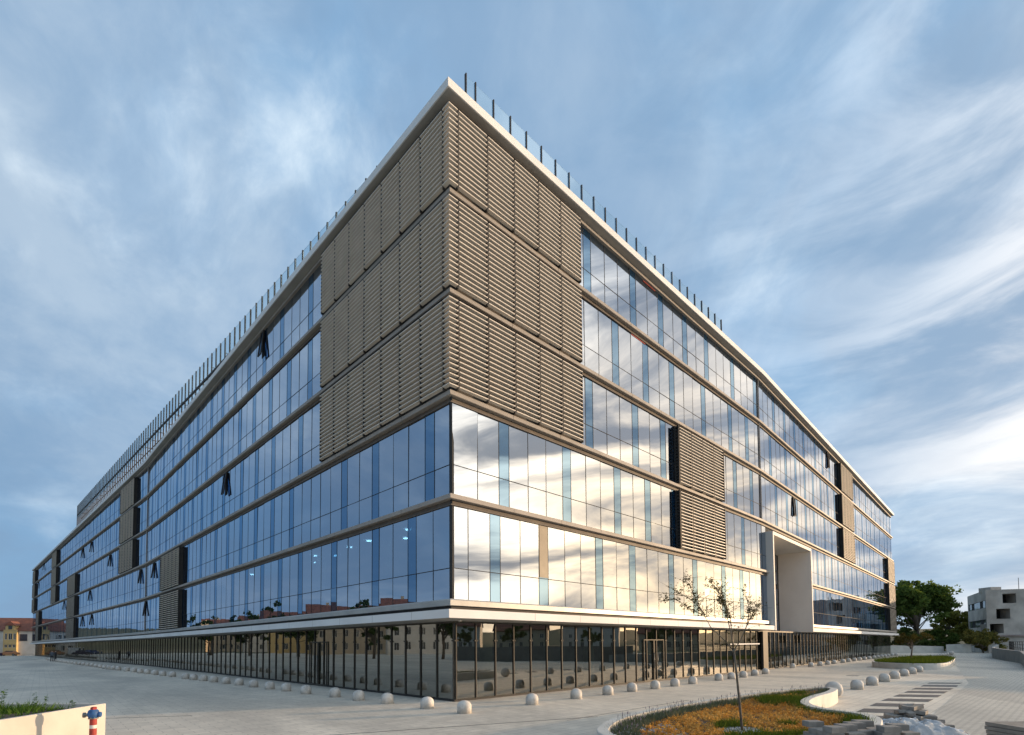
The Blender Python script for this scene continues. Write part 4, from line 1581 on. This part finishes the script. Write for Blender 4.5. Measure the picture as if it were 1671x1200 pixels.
# pallet of stacked blocks in front of the bed
pal = empty('pallet', (6.0, 8.85, 0), label='wooden pallet under the block stack in front of the flower bed', category='pallet')
mb = MB()
for y in (-.36, 0, .36):
    mb.box(-.8, .8, y - .05, y + .05, 0, .09)
link('runner', mb.mesh('runner', [M_WOOD]), pal)
mb = MB()
for i in range(9):
    mb.box(-.8 + i * .19, -.8 + i * .19 + .13, -.42, .42, .09, .115)
link('deck', mb.mesh('deck', [M_WOOD]), pal)
for layer in range(7):
    z = .115 + layer * .1
    for i in range(5):
        for j in range(4):
            if layer == 6 and (i + j * 2) % 3 != 0:
                continue
            if layer == 5 and (i, j) in ((2, 0), (4, 1), (0, 3)):
                continue
            if layer < 5 and 0 < i < 4 and 0 < j < 3:
                continue
            link('paving_block', bB, None, (6.0 - .6 + i * .30 + r3.gauss(0, .01), 8.85 - .31 + j * .208 + r3.gauss(0, .006), z + .001), (0, 0, r3.gauss(0, .03 if layer < 5 else .12)),
                 label='grey concrete paving block stacked on the pallet before the flower bed', category='paving block', group='paving blocks stacked on the pallet')
# crumpled plastic wrap between the piles
nx_, ny_ = 46, 26
vs_, fs = [], []
for j in range(ny_):
    for i in range(nx_):
        x, y = 8.55 + i * .05, 11.75 + j * .05
        u, v = i / (nx_ - 1), j / (ny_ - 1)
        dome = .30 * math.sin(math.pi * u) ** .6 * math.sin(math.pi * v) ** .6
        nz = .05 * math.sin(x * 9 + 3 * math.sin(y * 7)) + .04 * math.sin(y * 17 + 2 * math.sin(x * 11)) + .012 * math.sin(x * 31 + y * 23) + r3.gauss(0, .004)
        vs_.append((x + r3.gauss(0, .012), y + r3.gauss(0, .012), max(.004, dome + nz * min(1, dome * 6))))
for j in range(ny_ - 1):
    for i in range(nx_ - 1):
        fs.append((j * nx_ + i, j * nx_ + i + 1, (j + 1) * nx_ + i + 1, (j + 1) * nx_ + i))
mb = MB()
mb.add(vs_, fs)
mb.build('plastic_sheet', M_PLASTIC, smooth=True, label='crumpled translucent plastic wrap lying before the heap of blocks', category='plastic sheet')
slab = MB().box(-.6, .6, -.4, .4, 0, .075).mesh('stone_slab', [M_BLOCK])
for i in range(6):
    link('stone_slab', slab, None, (10.75 + r3.gauss(0, .012), 10.55 + r3.gauss(0, .012), -.004 + i * .085), (0, 0, .05 + r3.gauss(0, .012)),
         label='flat grey stone slab, %s from the top of the stack at the right edge' % ordinal(6 - i), category='slab', group='stone slabs stacked at the right edge')

# ------------------------------------------------------------------ buildings around the plaza


def wall_open(mb, p0, p1, z0, z1, holes, depth=.25, mi=0, back_mi=None):
    """wall sheet from p0 to p1 (outside on the right-hand side going p0->p1) with recessed rectangular openings (s0, s1, za, zb)"""
    p0, p1 = np.array(p0, float), np.array(p1, float)
    u = unit(p1 - p0)
    n = np.array([-u[1], u[0]])
    L = float(np.hypot(*(p1 - p0)))
    ss = sorted({0.0, L} | {h[0] for h in holes} | {h[1] for h in holes})
    zs = sorted({z0, z1} | {h[2] for h in holes} | {h[3] for h in holes})

    def P(s, z, d=0.0):
        q = p0 + u * s + n * d
        return (float(q[0]), float(q[1]), z)
    for i in range(len(ss) - 1):
        for j in range(len(zs) - 1):
            sm, zm = (ss[i] + ss[i + 1]) / 2, (zs[j] + zs[j + 1]) / 2
            if any(h[0] < sm < h[1] and h[2] < zm < h[3] for h in holes):
                continue
            mb.add([P(ss[i], zs[j]), P(ss[i + 1], zs[j]), P(ss[i + 1], zs[j + 1]), P(ss[i], zs[j + 1])], [(0, 1, 2, 3)], mi)
    for a, b, c, d_ in holes:
        for (s, z, s2, z2) in ((a, c, b, c), (b, c, b, d_), (b, d_, a, d_), (a, d_, a, c)):
            mb.add([P(s, z), P(s2, z2), P(s2, z2, depth), P(s, z, depth)], [(0, 1, 2, 3)], mi)
        if back_mi is not None:
            mb.add([P(a, c, depth), P(b, c, depth), P(b, d_, depth), P(a, d_, depth)], [(0, 1, 2, 3)], back_mi)
    return P


def window_unit(parent, P, a, b, c, d_, depth, inv, cross=True):
    """frame and pane set into an opening"""
    mb = MB()
    t = .07

    def bx(s0, s1, za, zb, d0, d1):
        mb.box8([P(s0, za, d0), P(s1, za, d0), P(s1, za, d1), P(s0, za, d1), P(s0, zb, d0), P(s1, zb, d0), P(s1, zb, d1), P(s0, zb, d1)])
    bx(a, a + t, c, d_, depth - .09, depth - .02)
    bx(b - t, b, c, d_, depth - .09, depth - .02)
    bx(a + t, b - t, c, c + t, depth - .09, depth - .02)
    bx(a + t, b - t, d_ - t, d_, depth - .09, depth - .02)
    if cross:
        m_ = (a + b) / 2
        bx(m_ - .035, m_ + .035, c + t, d_ - t, depth - .085, depth - .025)
    w = link('window', mb.mesh('window', [M_FRAME]), parent)
    w.matrix_parent_inverse = inv
    mb = MB()
    mb.add([P(a + t, c + t, depth - .04), P(b - t, c + t, depth - .04), P(b - t, d_ - t, depth - .04), P(a + t, d_ - t, depth - .04)], [(0, 1, 2, 3)])
    g_ = link('pane', mb.mesh('pane', [M_WGLASS]), w)
    g_.matrix_parent_inverse = inv


# concrete ruin on the right
ruin = empty('concrete_ruin', (100, 100, 0), label='unfinished raw concrete building with dark square openings at the right edge', category='building')
rinv = Matrix.Translation((-100, -100, 0))
H_R = 11.8
q0, q1, q2, q3 = (98.6, 109.0), (89.4, 95.0), (95.3, 93.2), (118.0, 86.0)
mb = MB()
L1_ = math.hypot(q1[0] - q0[0], q1[1] - q0[1])
rib = [(.6, L1_ - .7, 8.5, 9.9), (.6, L1_ - .7, 4.9, 6.3), (.6, L1_ - .7, 1.2, 2.6)]
Pf = wall_open(mb, q0, q1, -.02, H_R, rib, .35, 0)
hs = [(2.55, 4.6, 9.2, 11.0), (1.5, 3.6, 6.3, 8.2), (.45, 2.5, 3.6, 5.4)]
Pg = wall_open(mb, q1, q2, -.02, H_R, [h for h in hs], 3.0, 0, 2)
Ph = wall_open(mb, q2, q3, -.02, H_R + .15, [(5 + i * 4.2, 7.2 + i * 4.2, z, z + 1.9) for i in range(4) for z in (2.0, 5.4, 8.6)], 1.2, 1, 2)
n0 = len(mb.v)
bk = [(q0[0], q0[1]), (q1[0], q1[1]), (q2[0], q2[1]), (q3[0], q3[1]), (126.0, 108.0), (114.0, 124.0)]
mb.add([(x, y, H_R - .25) for x, y in bk], [tuple(range(6))], 0)
mb.add([(118, 86, 0), (126, 108, 0), (126, 108, H_R), (118, 86, H_R), (114, 124, 0), (114, 124, H_R), (98.6, 109, 0), (98.6, 109, H_R)], [(0, 1, 2, 3), (1, 4, 5, 2), (4, 6, 7, 5)], 0)
o = link('wall', mb.mesh('wall', [M_CONC, M_CONCD, M_VOID]), ruin)
o.matrix_parent_inverse = rinv
mb = MB()
mb.box(90.9, 92.9, 95.5, 98.0, H_R - .3, H_R + .62)
o = link('roof_hatch', mb.mesh('roof_hatch', [M_CONC]), ruin)
o.matrix_parent_inverse = rinv
M_RWG = mat('ruin_glass', (.05, .08, .075), (.10, .14, .13), .8, .15)
for h in rib:
    n = 6
    for i in range(n):
        w = (h[1] - h[0]) / n
        mb = MB()
        a, b = h[0] + i * w + .05, h[0] + (i + 1) * w - .05
        mb.box8([Pf(a, h[2] + .05, .14), Pf(b, h[2] + .05, .14), Pf(b, h[2] + .05, .2), Pf(a, h[2] + .05, .2), Pf(a, h[3] - .05, .14), Pf(b, h[3] - .05, .14), Pf(b, h[3] - .05, .2), Pf(a, h[3] - .05, .2)])
        o = link('pane', mb.mesh('pane', [M_VOID if i in (1, 4) else M_RWG]), ruin)
        o.matrix_parent_inverse = rinv
    mb = MB()
    a, b = h[0], h[1]
    mb.box8([Pf(a, h[2], .28), Pf(b, h[2], .28), Pf(b, h[2], .33), Pf(a, h[2], .33), Pf(a, h[3], .28), Pf(b, h[3], .28), Pf(b, h[3], .33), Pf(a, h[3], .33)])
    o = link('window_back', mb.mesh('window_back', [M_VOID]), ruin)
    o.matrix_parent_inverse = rinv
mb = MB()
for z in (3.0,):
    mb.box8([Pg(.2, z, -.5), Pg(6.1, z, -.5), Pg(6.1, z, 0), Pg(.2, z, 0), Pg(.2, z + .3, -.5), Pg(6.1, z + .3, -.5), Pg(6.1, z + .3, 0), Pg(.2, z + .3, 0)])
o = link('ledge', mb.mesh('ledge', [M_CONCD]), ruin)
o.matrix_parent_inverse = rinv
mb = MB()
q = Pg(5.6, 11.5, 1.0)
mb.tube([(q[0], q[1], 11.3), (q[0], q[1], 14.0)], .05, 6)
o = link('antenna', mb.mesh('antenna', [M_STEEL]), ruin)
o.matrix_parent_inverse = rinv


def low_wall(name, pts, h0, h1, t, m, label):
    mb = MB()
    L = [np.array(p, float) for p in pts]
    n = len(L)
    vs_ = []
    for i, p in enumerate(L):
        d = unit(L[min(i + 1, n - 1)] - L[max(i - 1, 0)])
        nn = np.array([-d[1], d[0]]) * t / 2
        hh = h0 + (h1 - h0) * i / (n - 1)
        vs_ += [(*(p - nn), -.02), (*(p + nn), -.02), (*(p + nn), hh), (*(p - nn), hh)]
    fs = [(0, 1, 2, 3), tuple((n - 1) * 4 + k for k in (3, 2, 1, 0))]
    for i in range(n - 1):
        for k in range(4):
            fs.append((i * 4 + k, i * 4 + (k + 1) % 4, (i + 1) * 4 + (k + 1) % 4, (i + 1) * 4 + k))
    mb.add([tuple(map(float, v)) for v in vs_], fs)
    return mb.build(name, m, label=label, category='wall')


low_wall('boundary_wall', [(66.5, 98.5), (72.2, 97.0), (78.0, 96.3), (81.8, 96.0)], 1.62, 1.22, .3, M_PLWALL, 'long pale boundary wall under the large tree')
low_wall('boundary_wall', [(81.2, 94.6), (84.4, 93.0)], 1.58, 1.72, .3, M_PLWALL, 'short grey-white wall between bushes left of the olive-brown bush')
low_wall('boundary_wall', [(86.2, 91.6), (89.0, 90.4)], 1.65, 1.65, .3, M_CONC, 'squat concrete wall end beside the curving ramp wall')
low_wall('retaining_wall', [(84.5, 88.0), (78.5, 82.0), (70.0, 73.5), (62.0, 65.2), (55.5, 57.0), (50.0, 49.6), (44.0, 43.4), (39.5, 38.6), (39.0, 31.0)], 1.55, .95, .3, M_RETAIN, 'curving blue-grey ramp wall at the right edge')
fence = empty('railing', (60, 62, 0), label='thin metal railing standing behind the curving ramp wall', category='railing')
finv = Matrix.Translation((-60, -62, 0))
fpts = [(86.5, 88.0), (74.5, 75.5), (66.0, 66.5), (57.5, 57.0), (48.0, 46.5), (40.0, 38.0)]
for h in (1.35, 1.75, 2.1):
    mb = MB()
    mb.tube([(x, y, h) for x, y in fpts], .03, 6)
    o = link('rail', mb.mesh('rail', [M_DARK]), fence)
    o.matrix_parent_inverse = finv
pmm = MB().tube([(0, 0, 0), (0, 0, 2.1)], .035, 6).mesh('post', [M_DARK])
for i in range(len(fpts) - 1):
    for t in (0, .25, .5, .75):
        x, y = fpts[i][0] + (fpts[i + 1][0] - fpts[i][0]) * t, fpts[i][1] + (fpts[i + 1][1] - fpts[i][1]) * t
        o = link('post', pmm, fence, (x, y, 0))
        o.matrix_parent_inverse = finv
low_wall('kerb_wall', [(-118.0, 122.0), (-100.0, 106.0), (-86.0, 93.5)], .35, .35, .35, M_PLWALL, 'low pale kerb wall behind the two standing people')


def townhouse(name, label, x, y, rz, W, D, eave, ridge, sections, dormers=(), group=None, sign=None):
    """gabled house; local x along the front, front faces -y. sections: (x0, x1, material, [window rects])"""
    root = empty(name, (x, y, 0), rz, label=label, category='house', group=group)
    inv = Matrix.Identity(4)
    for (x0, x1, m, wins, proj_) in sections:
        mb = MB()
        P = wall_open(mb, (x0, -proj_), (x1, -proj_), -.02, eave, [(a - x0, b - x0, c, d) for a, b, c, d in wins], .2, 0)
        if proj_:
            mb.add([(x0, -proj_, -.02), (x0, 0, -.02), (x0, 0, eave), (x0, -proj_, eave)], [(0, 1, 2, 3)])
            mb.add([(x1, -proj_, -.02), (x1, 0, -.02), (x1, 0, eave), (x1, -proj_, eave)], [(0, 3, 2, 1)])
        link('wall', mb.mesh('wall', [m]), root)
        for a, b, c, d in wins:
            window_unit(root, P, a - x0, b - x0, c, d, .2, inv)
    mb = MB()
    mb.add([(0, 0, -.02), (0, D, -.02), (0, D, eave), (0, D / 2, ridge - .1), (0, 0, eave)], [(0, 1, 2, 3, 4)])
    mb.add([(W, 0, -.02), (W, D, -.02), (W, D, eave), (W, D / 2, ridge - .1), (W, 0, eave)], [(4, 3, 2, 1, 0)])
    mb.add([(0, D, -.02), (W, D, -.02), (W, D, eave), (0, D, eave)], [(3, 2, 1, 0)])
    link('wall', mb.mesh('wall', [sections[0][2]]), root)
    mb = MB()
    t, ov = .18, .5
    for sgn in (0, 1):
        ya, yb = (-ov, D / 2) if sgn == 0 else (D + ov, D / 2)
        za = eave - ov * (ridge - eave) / (D / 2)
        mb.box8([(-.3, ya, za), (W + .3, ya, za), (W + .3, yb, ridge), (-.3, yb, ridge), (-.3, ya, za + t), (W + .3, ya, za + t), (W + .3, yb, ridge + t), (-.3, yb, ridge + t)])
    rf = link('roof', mb.mesh('roof', [M_ROOFT]), root)
    mb = MB()
    mb.box(W * .7, W * .7 + .7, D / 2 + .6, D / 2 + 1.3, ridge - 1.2, ridge + .9)
    link('chimney', mb.mesh('chimney', [M_HBEIGE]), rf)
    for dx, m in dormers:
        mb = MB()
        mb.box(dx - 1.1, dx + 1.1, -.9, D * .35, eave - .1, eave + 1.3)
        d_ = link('dormer', mb.mesh('dormer', [m]), root)
        mb = MB()
        mb.add([(dx - 1.4, -1.2, eave + 1.2), (dx + 1.4, -1.2, eave + 1.2), (dx, -1.0, eave + 2.5), (dx - 1.4, D * .35, eave + 1.2), (dx + 1.4, D * .35, eave + 1.2), (dx, D * .35, eave + 2.5)],
               [(0, 1, 2), (0, 2, 5, 3), (1, 4, 5, 2)])
        link('roof', mb.mesh('roof', [M_ROOFT]), d_)
        mb = MB()
        mb.box(dx - .45, dx + .45, -.95, -.905, eave + .1, eave + 1.1)
        link('window', mb.mesh('window', [M_WGLASS]), d_)
    if sign:
        mb = MB()
        mb.box(sign[0], sign[1], -.12, -.03, sign[2], sign[3])
        link('hoarding', mb.mesh('hoarding', [mat('dark_hoarding', (.02, .022, .035), (.05, .05, .07), .8, .5)]), root)
    return root


# street of houses at the far left; the first one is in view
def rows(x0, x1, n, w, levels):
    st = (x1 - x0) / n
    return [(x0 + (i + .5) * st - w / 2, x0 + (i + .5) * st + w / 2, a, b) for i in range(n) for a, b in levels]


fz = R(43)     # fronts look towards the plaza
hx, hy_ = -153.5, 146.5
townhouse('townhouse', 'white and yellow house with red tiled roof at the far left', -153.8, 144.5, R(18), 22, 9, 7.5, 11.0,
          [(0, 6.9, M_HWHITE, rows(.6, 5.0, 2, 1.0, ((4.4, 6.1), (1.2, 2.8))), 0), (6.9, 10.0, M_HYEL, [(7.15, 7.75, 4.6, 6.4), (8.0, 8.9, 4.6, 6.4), (9.15, 9.75, 4.6, 6.4), (7.15, 7.85, 2.3, 3.2), (8.1, 8.8, 2.3, 3.2), (9.05, 9.75, 2.3, 3.2)], .8),
           (10.0, 14.6, M_HWHITE, [], 0), (14.6, 22.0, M_HYEL, rows(15.2, 21.5, 3, 1.0, ((4.4, 6.2), (1.4, 3.0))), 0)],
          [(8.5, M_HYEL), (16.2, M_HWHITE)], sign=(10.3, 12.1, 4.2, 6.2))
spots = [(-196, 118, R(30), M_HBEIGE, 'beige house with red roof further along the street to the left'), (-172, 92, R(60), M_HWHITE, 'white house with red roof facing the left facade'),
         (-142, 70, R(62), M_HYEL, 'yellow house with red roof facing the left facade'), (-118, 48, R(66), M_HBEIGE, 'beige house with red roof facing the building corner'), (-104, 26, R(75), M_HWHITE, 'white house with red roof beside the left side street')]
for x, y, rz, m, lab in spots:
    townhouse('townhouse', lab, x, y, rz, 19, 10, 8.2, 12.8, [(0, 19, m, rows(.8, 18.2, 6, 1.1, ((1.0, 2.8), (4.4, 6.2))), 0)], [(6, m), (13, m)], 'houses reflected in the left glazing')
for i, (x, y, h) in enumerate(((-70, 40, 10.5), (-60, 27, 9.5), (-82, 58, 11.5), (-54, 10, 9.0), (-96, 74, 10.0), (-112, 92, 11.0), (-64, 14, 10.0))):
    tree('broadleaf_tree', x, y, h, h * .42, 1.4, 'green street tree left of the plaza, %s from the planter' % ordinal(i + 1), L_DARK, 40 + i, 45, 45, .32, 'street trees left of the plaza')
# low houses and trees on the sunset side, mirrored in the right glazing
for i, (x, y, rz, m, rd) in enumerate(((130, 68, R(-75), M_HBEIGE, 9.6), (136, 46, R(-80), M_HWHITE, 12.2), (132, 24, R(-88), M_HBEIGE, 10.8), (138, 2, R(-92), M_HWHITE, 12.4), (132, -22, R(-98), M_HBEIGE, 10.6))):
    townhouse('townhouse', 'low red-roofed house right of the square, %s after the ruin' % ordinal(i + 1), x, y, rz, 17, 9, rd - 4.2, rd - .9, [(0, 17, m, rows(.8, 16.2, 5, 1.1, ((1.0, 2.8), (3.9, 5.2))), 0)], [], 'low houses reflected in the right glazing')
for i, (x, y, h) in enumerate(((116, 54, 8.0), (120, 36, 7.0), (118, 14, 8.6), (112, 2, 7.0), (118, -12, 8.6), (110, -30, 8.0))):
    tree('broadleaf_tree', x, y, h, h * .42, 1.0, 'green tree on the right side of the square, %s from the concrete ruin' % ordinal(i + 1), L_DARK, 60 + i, 45, 45, .3, 'trees on the right side of the square')
low_wall('site_fence', [(40, 34), (46, 14), (48, -10), (40, -34)], 1.9, 1.9, .12, mat('hoarding_grey', (.16, .16, .155), (.10, .10, .10), .6, .8), 'grey site fence along the right side of the paved lane')

# ------------------------------------------------------------------ cars and people far left


def car(name, x, y, rz, paint, label, van=False):
    root = empty(name, (x, y, 0), rz, label=label, category='van' if van else 'car')
    L, W = (4.9, 1.9) if van else (4.2, 1.7)
    if van:
        prof = [(-2.45, .35), (-2.45, 1.0), (-2.35, 2.05), (-2.0, 2.15), (1.1, 2.15), (1.75, 1.25), (2.4, 1.05), (2.45, .35)]
        glass = [(.5, 1.3), (.5, 1.95), (1.1, 1.95), (1.55, 1.3)]
    else:
        prof = [(-2.1, .32), (-2.1, .85), (-1.6, .95), (-1.2, 1.42), (.35, 1.45), (1.0, .95), (2.0, .8), (2.1, .32)]
        glass = [(-1.35, .98), (-1.05, 1.36), (.3, 1.38), (.8, .98)]
    mb = MB()
    n = len(prof)
    ins = .12
    vs_ = [(a, -W / 2 + (ins if b > 1.2 else 0), b) for a, b in prof] + [(a, W / 2 - (ins if b > 1.2 else 0), b) for a, b in prof]
    mb.add(vs_, [tuple(range(n))[::-1], tuple(range(n, 2 * n))] + [(i, (i + 1) % n, n + (i + 1) % n, n + i) for i in range(n)])
    link('body', mb.mesh('body', [paint]), root)
    for sg in (-1, 1):
        mb = MB()
        k = len(glass)
        off = lambda b: sg * (W / 2 - (.06 if b < 1.2 else .095))
        mb.add([(a, off(b) + sg * .03, b) for a, b in glass], [tuple(range(k))])
        link('side_window', mb.mesh('side_window', [M_WGLASS]), root)
    for ax in (-L * .30, L * .31):
        for sg in (-1, 1):
            mb = MB()
            mb.tube([(ax, sg * (W / 2 - .2), .32), (ax, sg * (W / 2 + .01), .32)], .32, 14)
            wh = link('wheel', mb.mesh('wheel', [M_TYRE]), root)
            mb = MB()
            mb.tube([(ax, sg * (W / 2 + .005), .32), (ax, sg * (W / 2 + .02), .32)], .18, 12)
            link('rim', mb.mesh('rim', [M_STEEL]), wh)
    for sg in (-.55, .55):
        mb = MB()
        mb.box(L / 2 - .06, L / 2 + .012, sg - .16, sg + .16, .68, .82)
        link('headlight', mb.mesh('headlight', [M_WPAINT]), root)


car('parked_van', -146.0, 139.5, R(198), mat('van_white', (.6, .6, .6), (.5, .5, .5), 3, .35), 'white van parked before the white wall of the far left house', True)
car('parked_car', -139.9, 140.5, R(205), mat('car_orange', (.45, .20, .09), (.38, .16, .07), 3, .35), 'orange-brown car parked by the far end of the office block')
car('parked_car', -149.5, 137.0, R(200), mat('car_blue', (.03, .05, .16), (.02, .03, .1), 3, .3), 'dark blue car parked before the yellow bay of the far left house')
car('parked_car', -132.0, 127.8, R(240), mat('car_violet', (.05, .035, .09), (.03, .02, .05), 3, .3), 'dark violet car cut by the left edge of the picture')


def person(x, y, rz, label, top, seed):
    rr = random.Random(seed)
    V = [(0, 0, .95), (0, 0, 1.15), (0, 0, 1.40), (0, 0, 1.52), (0, -.01, 1.66),
         (-.10, 0, .90), (-.11, -.05, .50), (-.12, 0, .08), (-.12, -.14, .04), (.10, 0, .90), (.11, .04, .50), (.12, .06, .08), (.12, -.08, .04),
         (-.19, 0, 1.40), (-.26, .02, 1.14), (-.24, -.10, .92), (.19, 0, 1.40), (.26, .02, 1.14), (.24, -.08, .92)]
    E = [(0, 1), (1, 2), (2, 3), (3, 4), (0, 5), (5, 6), (6, 7), (7, 8), (0, 9), (9, 10), (10, 11), (11, 12), (2, 13), (13, 14), (14, 15), (2, 16), (16, 17), (17, 18)]
    Rr = [.14, .14, .15, .06, .105, .10, .07, .05, .045, .10, .07, .05, .045, .07, .05, .04, .07, .05, .04]
    me = bpy.data.meshes.new('person')
    me.from_pydata(V, E, [])
    m = bpy.data.materials.new('clothing')
    m.use_nodes = True
    g = NT(m.node_tree)
    out = g.n('ShaderNodeOutputMaterial')
    b = g.n('ShaderNodeBsdfPrincipled')
    g.t.links.new(b.outputs[0], out.inputs[0])
    sep = g.n('ShaderNodeSeparateXYZ')
    g.put(sep.inputs[0], g.n('ShaderNodeTexCoord').outputs['Object'])
    z = sep.outputs[2]
    c = g.mix(g.step(z, .93, .96), (.02, .02, .025), top)
    c = g.mix(g.step(z, 1.50, 1.52), c, (.42, .27, .20))
    c = g.mix(g.step(z, 1.68, 1.70), c, (.03, .02, .015))
    g.put(b.inputs['Base Color'], c)
    b.inputs['Roughness'].default_value = .8
    me.materials.append(m)
    o = link('person', me, None, (x, y, 0), (0, 0, rz), label=label, category='person')
    sk = o.modifiers.new('skin', 'SKIN')
    if not me.skin_vertices:
        bpy.context.view_layer.objects.active = o
        bpy.ops.mesh.customdata_skin_add()
    o.modifiers.new('subsurf', 'SUBSURF').levels = 1
    for i, r in enumerate(Rr):
        me.skin_vertices[0].data[i].radius = (r, r)
    me.skin_vertices[0].data[0].use_root = True
    return o


person(-72.8, 80.0, R(200), 'person in dark clothes and light top standing by the left glazing, nearer one', (.09, .11, .14), 1)
person(-74.6, 82.6, R(150), 'person all in black standing by the left glazing, farther one', (.02, .02, .025), 2)
